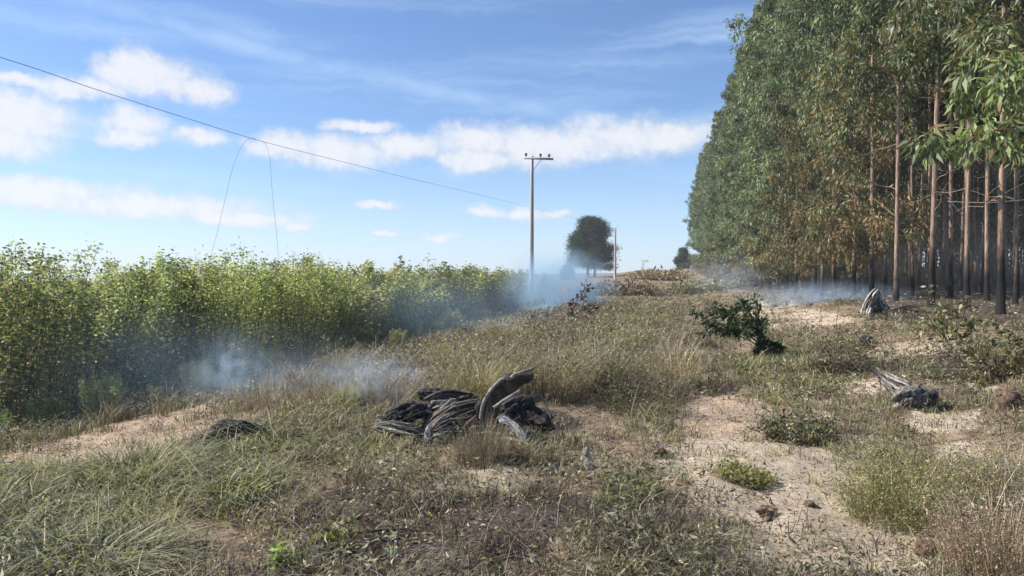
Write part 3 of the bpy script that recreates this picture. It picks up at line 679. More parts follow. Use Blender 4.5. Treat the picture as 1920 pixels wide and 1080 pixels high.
# ------------------------------------------------------------------ burnt stump and logs
GREY = np.array((.30, .28, .25)); BLK = np.array((.016, .015, .017)); ASH = np.array((.72, .70, .67)); BRN = np.array((.16, .12, .09))
def mottled(a, b, sc=6, sd=1, th=.5):
    def fn(v):
        n = fbm(v[:, 0] * 1 + v[:, 2] * .7, v[:, 1] * 1 + v[:, 2] * .9, sc, 4, sd); k = ss(n, th - .12, th + .12)[:, None]
        return a * (1 - k) + b * k
    return fn
def ribs(S, path, rad, n, seed, cols, th0=0.0, th1=6.283, rr=(.010, .022), out=1.0, squash=.9, jit=.15, core=True, corecol=None):
    """a weathered log: dark core under many lengthwise fibres of uneven thickness and length"""
    rs = np.random.default_rng(seed); q = np.asarray(path); m = len(q); rad = np.interp(np.linspace(0, 1, m), np.linspace(0, 1, len(rad)), rad)
    tg = unit(np.gradient(q, axis=0)); ref = np.array([0, 0, 1.])
    if core: tube(S, q, rad * .93, 28, groove=.2, ng=14, lump=.15, seed=seed, squash=squash, colfn=mottled(np.array(corecol if corecol is not None else BLK), BRN * .4, 22, seed, .6))
    for i in range(n):
        t0 = max(0, rs.uniform(-.3, .55)); t1 = min(1, t0 + rs.uniform(.25, .8)); th = rs.uniform(th0, th1); k0, k1 = int(t0 * (m - 1)), max(int(t0 * (m - 1)) + 4, int(t1 * (m - 1))); k1 = min(k1, m - 1)
        if k1 - k0 < 3: continue
        w_ = np.arange(k0, k1 + 1); thv = th + np.cumsum(rs.normal(0, .03, len(w_))) + rs.normal(0, .1)
        aa = unit(np.cross(tg[w_], ref)); bb = np.cross(aa, tg[w_]); off = 1 + jit * rs.normal() * .3 + np.linspace(0, 1, len(w_)) * rs.normal(0, jit)
        pp = q[w_] + aa * (np.cos(thv) * rad[w_] * off * out)[:, None] + bb * (np.sin(thv) * rad[w_] * off * squash * out)[:, None]
        r1 = rs.uniform(*rr) * (.35 + .65 * np.sin(np.linspace(.15, 3.0, len(w_))))
        c = np.array(cols[rs.integers(0, len(cols))]) * rs.uniform(.7, 1.3)
        tube(S, pp, r1, 6, groove=.25, lump=.3, seed=i, cap=False, colfn=mottled(c, c * .45, 30, i, .55))
def charcoal(S, c, dims, rz=0.0, ry=0.0, seed=1, cells=70, crack=.16, rough=.5, cols=None):
    """burnt wood lump: an uneven block split by a net of shrinkage cracks"""
    rs = np.random.default_rng(seed); nu, nv = 84, 44
    th = np.linspace(0, 2 * np.pi, nu, endpoint=False); ph = np.linspace(.02, np.pi - .02, nv); PH, TH = np.meshgrid(ph, th, indexing='ij')
    x, y, z = np.cos(PH), np.sin(PH) * np.cos(TH), np.sin(PH) * np.sin(TH)
    sq = 1 / np.maximum(np.abs(x) ** 3 + np.abs(y) ** 3 + np.abs(z) ** 3, 1e-6) ** (1 / 3)
    p = np.stack([x, y, z], -1) * sq[..., None]
    w = unit(rs.normal(0, 1, (cells, 3))); w = w * (1 / (np.abs(w) ** 3).sum(1, keepdims=True) ** (1 / 3)); st = np.array([.75, 1.25, 1.25])
    dd = np.sort(np.linalg.norm(p[:, :, None, :] * st - (w * st)[None, None], axis=-1), axis=-1); e = dd[..., 1] - dd[..., 0]
    big = fbm(p[..., 0] * 1.3 + seed, p[..., 1] * 1.3 + p[..., 2] * 1.7, 1.0, 3, seed) - .5; fin = fbm(p[..., 0] * 9 + p[..., 2] * 7, p[..., 1] * 9 + p[..., 2] * 5, 1.0, 3, seed + 5) - .5
    r = 1 + rough * big * 1.6 + .12 * fin - crack * np.exp(-e / .045)
    v = (p * r[..., None]) * np.array(dims) / 2
    cy, sy, cz, sz = math.cos(ry), math.sin(ry), math.cos(rz), math.sin(rz)
    X = v[..., 0] * cy + v[..., 2] * sy; Z = -v[..., 0] * sy + v[..., 2] * cy; Y = v[..., 1]
    v = np.stack([X * cz - Y * sz, X * sz + Y * cz, Z], -1) + np.array(c)
    a, b, cc_ = (cols or (BLK * 2.2, BLK * .7, GREY * .7))
    k = ss(fin + big * .6, .05, .3)[..., None]; col = np.array(a) * (1 - k) + np.array(cc_) * k; ek = ss(e, .0, .09)[..., None]; col = np.array(b) * (1 - ek) + col * ek
    idx = np.arange(nu * nv).reshape(nv, nu); j = np.roll(idx, -1, 1)
    S.add(v.reshape(-1, 3), np.stack([idx[:-1], j[:-1], j[1:], idx[1:]], -1).reshape(-1, 4), col.reshape(-1, 3))
def stump():
    z0 = float(G(870, 835)[1]); base = G(870, 835)
    e = empty('charred_stump', base, 0, label='big split burnt stump in the middle, ribbed grey bark and a raised curved slab', cat='stump')
    WC = [GREY * 1.2, GREY * 1.45, GREY * .85, BRN * 1.9, BRN * 1.4]
    def Lp(px, py, dz=0.0): return P3(px, py, z0 + .1 + dz) - base
    def part(nm, path, rad, n, sd, cols, **kw):
        S = Soup(); ribs(S, smooth([Lp(*p) for p in path], 7), rad, n, sd, cols, corecol=BRN * .55, **kw); link(nm, S.mesh(nm), M_CHAR, e)
    part('ribbed_log', [(796, 822, .08), (822, 803, .14), (855, 789, .22), (905, 772, .34)], [.07, .14, .17, .12], 150, 4, WC, rr=(.005, .013), jit=.14)
    AC = (GREY * .9, BLK, GREY * 1.7); BC = (BLK * 2.5, BLK * .6, GREY * .5); KC = (BRN * .7, BLK, GREY)
    for nm, c_, dm, rz_, ry_, sd_, cl_ in [('charred_chunk', (757, 774, .16), (.30, .24, .16), .3, -.25, 1, BC), ('charred_chunk', (722, 790, .12), (.14, .12, .08), .1, .2, 6, KC), ('charred_chunk', (800, 768, .26), (.20, .18, .14), -.4, .1, 2, KC),
                                 ('cracked_block', (905, 812, .05), (.22, .14, .11), .4, .3, 11, KC), ('cracked_block', (765, 812, .06), (.24, .14, .10), -.1, .2, 12, AC), ('bark_flake', (745, 828, .0), (.2, .12, .05), .5, .3, 13, AC), ('bark_flake', (860, 835, -.1), (.16, .1, .05), .1, -.3, 14, AC), ('bark_flake', (1015, 832, .0), (.14, .1, .05), .1, .3, 15, KC),
                                 ('charred_knob', (806, 742, .6), (.20, .18, .13), 0, .1, 3, BC), ('dark_hollow_block', (965, 772, .34), (.38, .30, .24), .2, -.2, 4, BC), ('dark_hollow_block', (1010, 788, .26), (.26, .22, .16), -.5, .3, 5, (BLK * 1.5, BLK * .6, BRN)),  # black blocks: the dark of the hollow under the slab, put into colour
                                 ('cracked_block', (835, 760, .30), (.26, .2, .12), .2, -.1, 7, AC), ('cracked_block', (873, 752, .34), (.2, .18, .12), -.3, -.3, 8, KC), ('cracked_block', (1000, 818, .1), (.13, .1, .07), .4, .2, 9, AC), ('cracked_block', (830, 822, .0), (.16, .1, .08), .3, .1, 10, AC)]:
        S = Soup(); charcoal(S, Lp(*c_), dm, rz_, ry_, sd_, cols=cl_); link(nm, S.mesh(nm), M_CHAR, e)
    part('split_root', [(702, 800, .0), (735, 806, .02), (775, 816, .03), (800, 824, .05)], [.03, .08, .09, .05], 50, 9, WC + [GREY * 1.9], rr=(.006, .013), squash=.75)
    part('burnt_crest', [(795, 752, .30), (835, 738, .32), (870, 745, .36), (895, 755, .40)], [.02, .045, .05, .03], 36, 22, [BRN * 1.2, GREY, BLK * 2, BRN * .7], rr=(.006, .014), jit=.35)
    def slab(name, path, wid, th, a, b, sd, dirw):
        S = Soup(); q = smooth([Lp(*p) for p in path], 8); m = len(q); tg = unit(np.gradient(q, axis=0)); V_ = []
        nu = 13; k = 2 * nu
        for i in range(m):
            wv = np.array(dirw, float); wv -= tg[i] * (wv @ tg[i]); wv = unit(wv); nv = np.cross(tg[i], wv); t = i / (m - 1)
            ww = wid * np.interp(t, [0, .15, .8, 1], [.5, 1, .85, .35]) * (1 + .5 * (float(vn(i * .5, 1.7, sd)) - .5))
            ring = []
            for j in range(k):
                jj = j if j < nu else 2 * nu - 1 - j; sg = 1 if j < nu else -1; u = jj / (nu - 1) - .5
                edge = 1 + .25 * (float(vn(i * .9, sg * 3 + 5, sd)) - .5)
                ring.append(q[i] + wv * ww * u * edge + nv * (sg * th * .5 * (1 - (2 * u) ** 4 * .6) + .8 * th * (float(vn(jj * 1.9, i * .25, sd + 1)) - .5) + .16 * wid * (4 * u * u)))
            V_.append(ring)
        V_ = np.array(V_); f = [(i * k + j, i * k + (j + 1) % k, (i + 1) * k + (j + 1) % k, (i + 1) * k + j) for i in range(m - 1) for j in range(k)]
        for bb in (0, (m - 1) * k):
            for j in range(nu - 1): f.append((bb + j, bb + j + 1, bb + k - 2 - j, bb + k - 1 - j))
        vs = V_.reshape(-1, 3); S.add(vs, f, mottled(np.array(a), np.array(b), 26, sd, .5)(vs)); return link(name, S.mesh(name), M_CHAR, e)
    slab('raised_bark_slab', [(912, 790, .04), (918, 765, .04), (932, 742, .06), (960, 720, .10), (1000, 704, .18)], .19, .018, BRN * .9, BRN * .35, 4, (.45, .25, -.9))
    S = Soup(); tube(S, smooth([Lp(900, 785, -.02), Lp(906, 757, .0), Lp(922, 730, .02), Lp(946, 709, .05), Lp(955, 712, .05), Lp(970, 702, .10), Lp(1000, 691, .16)], 7), np.interp(np.linspace(0, 1, 43), [0, .3, .8, 1], [.009, .015, .017, .008]), 14, groove=.35, lump=.35, seed=77, ng=12, colfn=mottled(GREY * 1.5, BRN * 1.4, 30, 5, .5)); link('slab_rim', S.mesh('slab_rim'), M_CHAR, e)
    slab('white_ash_wood', [(936, 784, -.12), (958, 795, -.14), (974, 812, -.17), (984, 830, -.2)], .07, .03, ASH * 1.35, ASH * .95, 15, (1, .4, .7))
    slab('pale_bark_chip', [(790, 830, -.05), (800, 820, -.03), (803, 800, .0)], .05, .015, ASH * 1.2, GREY * 1.5, 25, (1, .2, 0))
    for nm, pth, r, c in [('broken_stick', [(925, 765, -.05), (950, 748, -.03), (975, 733, 0)], .013, GREY * 1.9), ('bent_root', [(1005, 735, .1), (1020, 752, .1), (1035, 790, .02)], .006, GREY),
                          ('surface_root', [(935, 822, -.15), (965, 826, -.2), (1000, 838, -.28)], .014, GREY * 1.9), ('broken_root', [(885, 815, -.1), (920, 812, -.12), (945, 818, -.15)], .012, GREY * 1.4),
                          ('bark_splinter', [(860, 825, -.05), (872, 800, -.04), (893, 780, 0)], .010, BRN * 1.5)]:
        S = Soup(); tube(S, smooth([Lp(*p) for p in pth], 4), r, 8, groove=.3, lump=.3, colfn=mottled(c, c * .5, 25)); link(nm, S.mesh(nm), M_CHAR, e)
stump()
def log_thing(name, cat, label, pix, rad, cols, n=60, seed=1, lift=.3, rr=(.01, .022), jit=.2, sq=.85, corecol=None):
    pts = [G(px, py) + np.array([0, 0, r * lift]) for (px, py), r in zip(pix, rad)]
    base = pts[0].copy(); S = Soup(); ribs(S, smooth([p - base for p in pts], 9), rad, n, seed, cols, rr=rr, jit=jit, squash=sq, corecol=corecol)
    return tag(link(name, S.mesh(name), M_CHAR, None, base), label, cat)
DK = [BLK, BLK * 2, BLK * 3.5, BRN * .5]; AS = [ASH * .75, ASH, GREY * 1.3, BRN * 1.2, GREY * .7, BLK * 3]
def coal_thing(name, cat, label, px, py, blocks):
    base = G(px, py); k = base[1] / F; S = Soup()
    for i, (ox, oz, dx, dy, dz, rz_, ry_, cl_) in enumerate(blocks): charcoal(S, (ox * k, i * .03, oz * k), (dx, dy, dz), rz_, ry_, 20 + i + int(px) % 50, cols=cl_)
    return tag(link(name, S.mesh(name), M_CHAR, None, base), label, cat)
C1 = (BLK * 2.2, BLK * .6, GREY * .5); C2 = (GREY * .7, BLK, GREY * 1.5); C3 = (BRN * .8, BLK, GREY * .8)
coal_thing('charred_log', 'log', 'small black charred log lying in the grass left of the big stump', 425, 838, [(-26, 16, .24, .2, .14, .2, -.2, C3), (10, 24, .30, .22, .20, -.1, -.1, C1), (42, 22, .20, .18, .16, .3, .2, C1), (-52, 10, .16, .1, .08, 0, -.2, C2)])
log_thing('ashen_log', 'log', 'ash-grey half-burnt log lying on the right verge', [(1618, 672), (1640, 695), (1668, 722), (1700, 745), (1722, 762)], [.03, .06, .07, .10, .10], AS, 90, 7, .5, (.007, .020), .40, .8, BRN * .5)
coal_thing('charred_log_end', 'log', 'black and white charred chunk at the near end of the ash-grey log', 1722, 768, [(-16, 22, .26, .2, .2, .3, -.3, C2), (12, 18, .26, .22, .24, -.3, .2, (GREY * .5, BLK, ASH * .8)), (-24, 8, .16, .14, .12, 0, .2, (ASH * .8, BLK, ASH))])
log_thing('small_stick', 'stick', 'short grey stick lying in front of the ash-grey log', [(1640, 765), (1670, 762), (1705, 764)], [.010, .016, .008], [GREY * 1.5, BRN], 14, 27, .5, (.004, .008))
coal_thing('black_stub', 'stump', 'small round black stub on the pale track behind the ash-grey log', 1625, 652, [(0, 10, .20, .18, .22, .2, .1, C1)])
log_thing('fallen_log', 'log', 'dark scorched fallen trunk lying among the feet of the plantation trees', [(1660, 596), (1720, 586), (1790, 590)], [.08, .11, .06], DK + [BRN, GREY * .6], 60, 47, .6, (.015, .03), .3)
def upright(name, cat, label, px, py, hpx, wpx, a, b, seed, m=M_CHAR):
    base = G(px, py); k = base[1] / F; hh = hpx * k; r = wpx * k / 2
    S = Soup(); q = smooth([(0, 0, -.1), (.05 * hh, 0, hh * .35), (-.1 * hh, 0, hh * .7), (.06 * hh, 0, hh)], 6)
    tube(S, q, r * np.interp(np.linspace(0, 1, len(q)), [0, .3, .7, 1], [1.1, .8, .6, .25]), 20, groove=.5, lump=.6, seed=seed, colfn=mottled(np.array(a), np.array(b), 6, seed))
    return tag(link(name, S.mesh(name), m, None, base), label, cat)
def ash_stump():
    base = G(1642, 590); k = base[1] / F; S = Soup()
    for i, (pth, rd) in enumerate([([(-22, 0), (-18, 18), (-8, 38), (0, 48)], (.13, .10, .05)), ([(22, 0), (16, 14), (4, 34), (-4, 44)], (.13, .09, .04)), ([(-26, 4), (0, 8), (28, 6)], (.06, .14, .06)), ([(0, 20), (12, 30), (14, 42)], (.08, .06, .02))]):
        q = smooth([np.array([a_ * k, (i - 1) * .12, h_ * k - .03]) for a_, h_ in pth], 8)
        ribs(S, q, rd, 34, 60 + i, [ASH * 1.3, ASH * 1.1, GREY * 1.5, BRN, BLK * 3], rr=(.015, .035), jit=.3, corecol=BRN * .8)
    tag(link('ash_stump', S.mesh('ash_stump'), M_CHAR, None, base), 'white ash-covered jagged stump at the plantation edge beside the ground smoke', 'stump')
ash_stump()
upright('wood_chip', 'wood fragment', 'pale upright splinter of wood right of the big stump', 1101, 880, 38, 18, ASH * 1.1, GREY * 1.2, 14)
upright('wood_chip', 'wood fragment', 'small pale chip on dark clods at the edge of the bare track', 1233, 850, 22, 16, ASH, BRN, 24)
upright('charred_branch', 'branch', 'short black leaning branch tip in the tall grass beyond the big stump', 1072, 614, 40, 12, BLK, GREY * .6, 34)
def clod(px, py, wpx, label, a, b, seed, flat=.6):
    base = G(px, py); w_ = wpx * base[1] / F; S = Soup()
    charcoal(S, (0, 0, w_ * .12), (w_, w_ * .8, w_ * flat), seed * .7, .15, seed + 40, 16, .08, .8, (np.array(b), np.array(a), np.array(b) * 1.5))
    return tag(link('earth_clod', S.mesh('earth_clod'), M_STONE, None, base), label, 'clod')
clod(1440, 968, 36, 'larger of the two dark clods on the bare sand, lower middle right', BRN * .4, BRN, 1)
clod(1521, 953, 22, 'smaller dark clod on the bare sand, right of the larger one', BRN * .4, BRN, 2)
clod(1233, 858, 40, 'dark clod under the pale chip at the left edge of the track', BRN * .5, BRN, 3)
clod(945, 872, 60, 'dark lump of burnt soil just below the purple-brown dead clump', BLK * 2, BRN * .6, 4)
clod(1895, 765, 56, 'brown soil mound on the pale strip at the right edge', BRN, BRN * 1.6, 5, .9)
clod(1740, 1040, 40, 'dark clod on pale sand near the bottom right', BRN * .5, BRN, 6)

# ------------------------------------------------------------------ individual clumps and bushes
def clump(name, cat, label, px, py, wpx, hpx, n, palette, tip, lean=.35, droop=.2, wd=.006, leafy_=0, lp=None, tex=M_GRASS):
    base = G(px, py); k = base[1] / F; hh = hpx * k; r = wpx * k / 2; S = Soup()
    a = rng.uniform(0, 6.283, n); q = np.sqrt(rng.random(n)) * r * .85
    p = np.stack([q * np.cos(a), q * np.sin(a), np.zeros(n)], 1)
    p[:, 2] = H(base[0] + p[:, 0], base[1] + p[:, 1]) - base[2]
    h = hh * rng.uniform(.25, 1.15, n) * (1 - .45 * (q / r)); c = pal(palette, n, .2); tc_ = None if tip is None else c * .4 + np.array(tip) * .6 * rng.uniform(.4, 1.1, (n, 1))
    blades(S, p, a + rng.normal(0, .7, n), h, lean * rng.uniform(.3, 1.7, n) * r / max(hh, .01) * 1.6, wd * rng.uniform(.6, 1.4, n), c, droop=droop * rng.uniform(.2, 1.9, n), tipcol=tc_)
    if leafy_:
        m = leafy_; i = rng.integers(0, n, m); t = rng.uniform(.3, 1.05, m)
        pp = np.stack([p[i, 0] + np.cos(a[i]) * r * .8 * t ** 2 * rng.random(m), p[i, 1] + np.sin(a[i]) * r * .8 * t ** 2 * rng.random(m), p[i, 2] + h[i] * t], 1) + rng.normal(0, .12 * r, (m, 3))
        pp[:, 2] = np.maximum(pp[:, 2], .01)
        dd = rng.normal(0, 1, (m, 3)); dd[:, 2] += .4; Ls = lp[0] * rng.uniform(.6, 1.4, m); leaves(S, pp, dd, Ls, Ls * lp[1], pal(lp[2], m, .2))
    return tag(link(name, S.mesh(name), tex, None, base), label, cat)
P_PUR = [(.16, .11, .09), (.22, .16, .13), (.11, .08, .07), (.30, .23, .19)]
P_RED = [(.34, .20, .14), (.42, .28, .20), (.24, .14, .10), (.50, .38, .28)]
clump('grass_clump', 'grass clump', 'dry tuft against the left end of the big stump', 705, 842, 120, 62, 420, P_DRY + P_YEL, TIPD, .9, .5, .004)
clump('grass_clump', 'grass clump', 'mixed tuft under the white ash wood of the stump', 985, 862, 130, 55, 420, P_GREEN + P_DRY, TIPD, .9, .5, .004)
clump('dead_grass_clump', 'grass clump', 'purple-brown dead clump standing in front of the big stump', 908, 868, 130, 118, 700, P_PUR, (.36, .28, .22), .3, .1, .004)
clump('tall_grass_clump', 'grass clump', 'yellow-green tall clump rising just behind the raised bark slab', 900, 748, 170, 140, 800, P_YEL + P_DRY, TIPD, .7, .35, .007, 500, (.05, .25, P_YEL + P_DRY))
clump('tall_grass_clump', 'grass clump', 'wide brown clump right behind the big stump', 1030, 742, 190, 170, 1100, P_PUR + P_DRY, TIPD, .7, .35, .006, 2600, (.04, .3, P_PUR + P_DRY))
clump('tall_grass_clump', 'grass clump', 'greyish leafy clump between the brown clumps beyond the stump', 1130, 725, 150, 140, 900, P_DARK + P_DRY, TIPD, .45, .2, .006, 2200, (.04, .35, P_DRY + P_GREEN))
clump('tall_grass_clump', 'grass clump', 'orange-brown upright clump at the left edge of the bare pink soil', 1262, 728, 110, 130, 700, P_RED + P_DRY, TIPD, .6, .3, .007, 700, (.04, .3, P_RED + P_DRY))
clump('tall_grass_clump', 'grass clump', 'tan dry clump standing before the dark ditch, above the smoke', 628, 700, 80, 90, 350, [(.40, .28, .16), (.30, .22, .12), (.45, .36, .22)], TIPD, .7, .4, .008, 400, (.05, .3, P_DRY))
clump('tall_grass_clump', 'grass clump', 'pale green clump inside the white smoke left of the stump', 640, 770, 80, 100, 450, P_YEL, TIPG, .4, .4, .007)
clump('tall_grass_clump', 'grass clump', 'straw clump on the crest of the bank above the stump', 960, 640, 120, 60, 600, P_DRY + P_YEL, TIPD, .4, .3, .009)
clump('fine_leaved_bush', 'bush', 'round yellow-green fine-leaved bush on the sand at lower right', 1705, 968, 240, 150, 900, P_YEL + P_DRY, None, .6, .2, .004, 7500, (.020, .35, [(.36, .34, .12), (.28, .28, .10), (.46, .40, .20), (.22, .18, .09), (.30, .22, .11)]))
clump('dead_grass_clump', 'grass clump', 'tall reddish dry stalks filling the bottom right corner', 1890, 1085, 260, 235, 1000, P_RED + P_PUR, TIPD, .5, .2, .0035, 6500, (.014, .4, P_RED + P_PUR))
clump('dead_grass_clump', 'grass clump', 'dry tan stalks at the right edge behind the reddish ones', 1910, 960, 200, 170, 800, P_DRY + P_YEL, TIPD, .5, .2, .0035, 4500, (.016, .35, P_DRY + P_PUR))
clump('brush_heap', 'brush', 'low dark heap of scorched brush on the right verge', 1495, 822, 120, 50, 1100, P_DARK, None, .9, .4, .006, 1400, (.04, .4, P_DARK + P_GREEN))
clump('brush_heap', 'brush', 'dark brush at the foot of the leafless stick on the right', 1590, 700, 110, 45, 800, P_DARK, None, .9, .4, .008, 900, (.05, .4, P_DARK))
clump('weed', 'weed', 'bright green low weed on the bare sand', 1395, 905, 90, 36, 260, P_GREEN, None, .8, .4, .008, 900, (.035, .45, [(.17, .22, .08), (.24, .27, .12), (.28, .25, .14)]), M_SHRUB)
clump('weed', 'weed', 'small yellow-green seedling at the very bottom, left of centre', 524, 1078, 36, 60, 40, P_YEL, None, .5, .4, .006, 120, (.05, .35, [(.22, .26, .08)]), M_SHRUB)
clump('weed', 'weed', 'tiny bright yellow-green seedling above the dead branch at the bottom', 612, 1030, 60, 30, 40, P_YEL, None, .6, .4, .006, 110, (.05, .35, [(.24, .27, .09)]), M_SHRUB)
clump('weed', 'weed', 'green tuft in the dark grass right of the pale splinter', 1185, 935, 110, 70, 420, P_GREEN, TIPG, .6, .4, .007, 400, (.04, .3, P_GREEN))
for (px_c, py_c, w_, h_, pl_, lb) in [(1085, 690, 150, 110, P_PUR + P_DARK, 'purple-grey wiry dead scrub on the bank right of the stump'), (1165, 660, 130, 90, P_DRY + P_GREEN, 'pale olive scrub on the bank, left of the orange-brown clump'), (960, 700, 140, 100, P_PUR + P_DRY, 'brown wiry scrub behind the raised slab of the stump'),
        (1060, 640, 160, 80, P_DARK + P_DRY, 'dark scrub on the crest under the scorched dark sapling'), (1180, 610, 150, 50, P_DRY + P_GREEN, 'low olive scrub near the crest right of the scorched sapling'), (860, 680, 110, 60, P_DRY, 'straw scrub at the bank edge left of the tall clumps'),
        (1190, 770, 150, 70, P_DARK + P_GREEN, 'dark green scrub right of the stump, before the pink soil'), (1230, 1040, 190, 90, P_PUR + P_DARK, 'purple-grey dead scrub at the bottom, right of centre'), (740, 690, 120, 50, P_DRY + P_DARK, 'brown low scrub in the thin smoke above the stump'), (560, 800, 140, 50, P_DRY + P_GREEN, 'olive scrub between the small charred log and the stump'),
        (1580, 660, 120, 45, P_DRY, 'tan scrub at the track side left of the black stub'), (1830, 700, 120, 40, P_DARK, 'dark scrub under the scorched saplings at right')]:
    clump('dead_scrub', 'scrub', lb, px_c, py_c, w_, h_, 520, pl_, TIPD, 1.1, .5, .0012 * G(px_c, py_c)[1] ** .8, 1700, (.0065 * G(px_c, py_c)[1] ** .8, .35, pl_))
for px_c, py_c, w_, h_, pl_, lb in [(1240, 524, 90, 11, [(.26, .18, .11), (.20, .15, .09), (.26, .22, .12)], 'orange-brown dry brush on the far crest of the verge'), (1160, 553, 130, 22, P_PUR + P_DARK, 'dark grey brush pile at the foot of the distant bare pole'), (1330, 545, 120, 24, P_GREEN + P_DRY, 'low grey-green scrub before the far foot of the plantation')]:
    g0 = G(px_c, py_c)[1]; clump('dead_scrub', 'scrub', lb, px_c, py_c, w_, h_, 500, pl_, None, 1.0, .4, .0012 * g0, 1500, (.006 * g0, .35, pl_))
clump('green_tussock', 'grass clump', 'dense green-grey tussock in the left foreground under the dirt strip', 250, 905, 260, 110, 1700, P_GREEN, TIPG, .6, .7, .009)
clump('green_tussock', 'grass clump', 'pale-tipped tussock in front of the small charred log', 455, 925, 180, 90, 900, P_GREEN + P_YEL, TIPG, .7, .8, .009)
clump('green_tussock', 'grass clump', 'drooping green tussock at the lower left corner', 160, 1075, 330, 130, 1700, P_GREEN, TIPG, .7, .8, .009)

def branchy(name, cat, label, base, stems, nleaf, Ll, Lw, palette, mtl, rad=.02, spread=.16, sub=5, ratio=.5):
    """stems: tips relative to the base; side twigs carry the leaves"""
    e = empty(name, base, 0, label=label, cat=cat); T_ = Soup(); S = Soup(); P = []; D = []
    for tip_ in stems:
        tip_ = np.array(tip_, float); t_ = np.linspace(0, 1, 7)[:, None]; L = np.linalg.norm(tip_)
        q = tip_ * t_ + np.array([0, 0, 1]) * (t_ * (1 - t_)) * .15 * L + rng.normal(0, .02 * L, (7, 3)) * (t_ > 0)
        tube(T_, q, rad * (1 - .7 * t_[:, 0]), 6, cap=False)
        for j in range(sub):
            o = q[rng.integers(2, 7)]; v = unit(rng.normal(0, 1, 3) + tip_ / L * .8) * L * rng.uniform(.15, .38)
            tube(T_, o + v * np.linspace(0, 1, 4)[:, None], rad * .35 * np.array([1, .8, .6, .3]), 4, cap=False)
            m = max(1, nleaf // (len(stems) * sub)); tt = rng.uniform(.2, 1.1, (m, 1))
            P.append(o + v * tt + rng.normal(0, spread * L * .3, (m, 3))); D.append(v / np.linalg.norm(v) + rng.normal(0, .7, (m, 3)) - np.array([0, 0, .5]))
    link('stems', T_.mesh('stems', True), M_STEM, e)
    if nleaf:
        P = np.concatenate(P); D = np.concatenate(D); P[:, 2] = np.maximum(P[:, 2], .02); Ls = Ll * rng.uniform(.6, 1.35, len(P))
        leaves(S, P, D, Ls, Ls * Lw, pal(palette, len(P), .22)); link('leaves', S.mesh('leaves'), mtl, e)
    return e
b0 = G(1450, 672); k0 = b0[1] / F
DG = [(.045, .075, .035), (.03, .05, .025), (.07, .10, .045), (.10, .12, .07)]
branchy('toppled_sapling', 'sapling', 'toppled dark green leafy sapling leaning left beside the track', b0, [(-112 * k0, .2, 98 * k0), (-70 * k0, -.1, 118 * k0), (-88 * k0, .1, 60 * k0), (-35 * k0, .1, 52 * k0), (12 * k0, .1, 22 * k0)], 1900, .11, .38, DG, M_LEAF, .018, .10, 7)
SC = [(.14, .10, .05), (.22, .17, .09), (.10, .11, .05), (.30, .26, .16), (.16, .17, .07)]
b1 = G(1790, 660); k1 = b1[1] / F
branchy('scorched_sapling', 'sapling', 'brown-leaved scorched sapling before the bare plantation trunks', b1, [(-75 * k1, 0, 85 * k1), (-30 * k1, .2, 105 * k1), (20 * k1, 0, 95 * k1), (-50 * k1, -.2, 60 * k1), (45 * k1, .1, 60 * k1)], 420, .10, .42, SC, M_LEAF, .012, .2, 7)
b2 = G(1880, 715); k2 = b2[1] / F
branchy('scorched_sapling', 'sapling', 'low scorched sapling with curled leaves at the right edge', b2, [(-70 * k2, 0, 70 * k2), (-20 * k2, .2, 100 * k2), (35 * k2, 0, 85 * k2), (-95 * k2, -.2, 35 * k2), (70 * k2, .1, 60 * k2), (10 * k2, -.2, 50 * k2)], 480, .09, .42, SC, M_LEAF, .012, .2, 7)
b3 = G(1088, 610); k3 = b3[1] / F
branchy('scorched_sapling', 'sapling', 'small dark scorched sapling sticking above the grass right of the blue smoke', b3, [(-20 * k3, 0, 48 * k3), (10 * k3, .2, 62 * k3), (24 * k3, 0, 34 * k3)], 260, .13, .4, [(.10, .06, .05), (.16, .10, .08), (.07, .05, .045)], M_LEAF, .02, .15, 6)
b4 = G(1568, 700); k4 = b4[1] / F
branchy('bare_stick', 'dead stem', 'thin upright leafless stem on the right verge before the ground smoke', b4, [(2 * k4, 0, 125 * k4), (8 * k4, .1, 60 * k4), (-10 * k4, 0, 45 * k4)], 0, .1, .4, DG, M_LEAF, .010, .1, 2)
def twig_thing(label, pts, r, m=M_PALE):
    pts = [np.array(p) for p in pts]; b = pts[0].copy(); S = Soup(); q = smooth([p - b for p in pts], 5)
    tube(S, q, r * np.linspace(1, .4, len(q)), 6, cap=False); tag(link('dead_branch', S.mesh('dead_branch', True), m, None, b), label, 'branch')
twig_thing('pale thin dead branch hanging slanted between the bare trunks at right', [P3(1775, 370, 19), P3(1800, 400, 19), P3(1826, 432, 19.2)], .018)
twig_thing('nearly level pale dead branch crossing the upper right trunks', [P3(1775, 378, 17), P3(1850, 380, 16.5), P3(1930, 374, 16)], .010)
twig_thing('slanting bare branch among the scorched trees over the smoke', [P3(1545, 325, 30), P3(1590, 355, 30), P3(1600, 372, 30)], .025)
g_ = lambda px, py, up=.03: G(px, py) + np.array([0, 0, up])
twig_thing('dark dead branch lying on the soil at the bottom left of centre', [g_(650, 1012), g_(700, 1016, .05), g_(760, 1008)], .014, M_STEM)
twig_thing('pale stick lying on dark litter near the bottom centre', [g_(1300, 1020, .02), g_(1350, 1024, .05), g_(1405, 1022, .02)], .007)
twig_thing('grey stick across the sand at the right verge', [g_(1750, 705, .03), g_(1800, 702, .06), g_(1880, 712, .03)], .018)

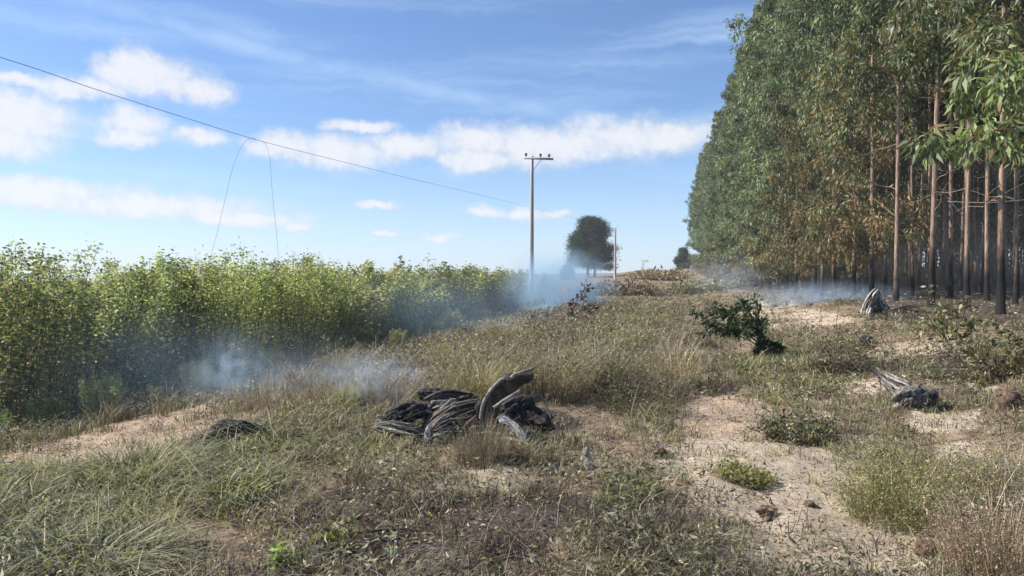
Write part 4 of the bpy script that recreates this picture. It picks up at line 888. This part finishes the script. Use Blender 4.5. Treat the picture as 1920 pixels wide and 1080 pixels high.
# ------------------------------------------------------------------ smoke and haze
def smoke(px, py, z, rx, ry, dep, dens, label, colr=(.70, .82, 1.0), nsc=2.2, thr=.42, seed=0, rise=(0, 0)):
    c = P3(px, py, z); k = z / F; hx, hz = rx * k, ry * k
    m, t, o = mat('smoke')
    oc = t.new('ShaderNodeTexCoord').outputs['Object']
    nv = t.vmath('ADD', t.vmath('MULTIPLY', oc, (1 / 1.0, 1.0, .8)), (seed * 3.7, seed * 1.3, seed * 5.1))
    n = t.noise(nv, nsc / max(hz, .3), 4, .6, .8)
    q = t.vmath('MULTIPLY', oc, (1 / hx, 1 / dep, 1 / hz)); r = t.vmath('LENGTH', q, out=1)
    fall = t.sstep(r, .1, 1.0, 1, 0)
    dd = t.math('MULTIPLY', t.math('MULTIPLY', fall, t.sstep(n, thr, thr + .28)), dens)
    v = t.new('ShaderNodeVolumePrincipled'); v.inputs['Color'].default_value = colr + (1,); t.l.new(dd, v.inputs['Density']); v.inputs['Anisotropy'].default_value = .2
    t.l.new(v.outputs[0], o.inputs['Volume'])
    S = Soup(); vv = np.array([(x, y, zz) for x in (-hx, hx) for y in (-dep, dep) for zz in (-hz, hz)])
    S.add(vv, [(0, 1, 3, 2), (4, 6, 7, 5), (0, 4, 5, 1), (2, 3, 7, 6), (0, 2, 6, 4), (1, 5, 7, 3)])
    tag(link('smoke', S.mesh('smoke'), m, None, c), label, 'smoke', kind='stuff')
BL = (.62, .80, 1.0)
smoke(1045, 538, 32, 130, 90, 3, .95, 'blue smoke plume rising beside the tall pole', (.52, .77, 1.0), 2.0, .34, 1)
smoke(430, 692, 10.5, 80, 85, .8, 1.3, 'small wisp of smoke rising from the ditch', BL, 2.6, .42, seed=2)
smoke(700, 708, 7.8, 125, 68, .7, 2.6, 'white smoke drifting left from behind the big stump', (.70, .83, 1.0), 3.6, .45, seed=3)
smoke(560, 712, 8.9, 300, 70, 1.0, .75, 'thin smoke creeping over the bank grass', BL, 3.2, .45, seed=4)
smoke(260, 720, 10.2, 620, 170, 2.2, .075, 'thin blue haze lying in the shaded ditch', (.52, .74, 1.0), 1.2, .22, 5)
smoke(780, 590, 22, 420, 100, 4, .06, 'thin blue haze before the far half of the hedge', (.52, .74, 1.0), 1.2, .22, 6)
smoke(1550, 560, 27, 210, 42, 3, .5, 'ground smoke drifting between the plantation trunks', BL, 2.6, .38, seed=7)
smoke(1365, 520, 44, 110, 55, 4, .15, 'pale smoke at the far foot of the plantation edge', nsc=2.6, thr=.38, seed=8)
smoke(1780, 480, 34, 420, 130, 9, .018, 'dim smoke haze hanging deep among the plantation trunks', (.88, .82, .76), 1.5, .25, 9)
def haze():
    m, t, o = mat('haze'); v = t.new('ShaderNodeVolumePrincipled'); v.inputs['Color'].default_value = (.80, .88, 1.0, 1); v.inputs['Density'].default_value = .0006
    v.inputs['Anisotropy'].default_value = .1; t.l.new(v.outputs[0], o.inputs['Volume'])
    S = Soup(); vv = np.array([(x, y, z) for x in (-930, 930) for y in (-60, 930) for z in (-15, 34)], float)
    S.add(vv, [(0, 1, 3, 2), (4, 6, 7, 5), (0, 4, 5, 1), (2, 3, 7, 6), (0, 2, 6, 4), (1, 5, 7, 3)])
    tag(link('haze', S.mesh('haze'), m), 'pale blue air haze over the whole place', 'haze', kind='stuff')
haze()
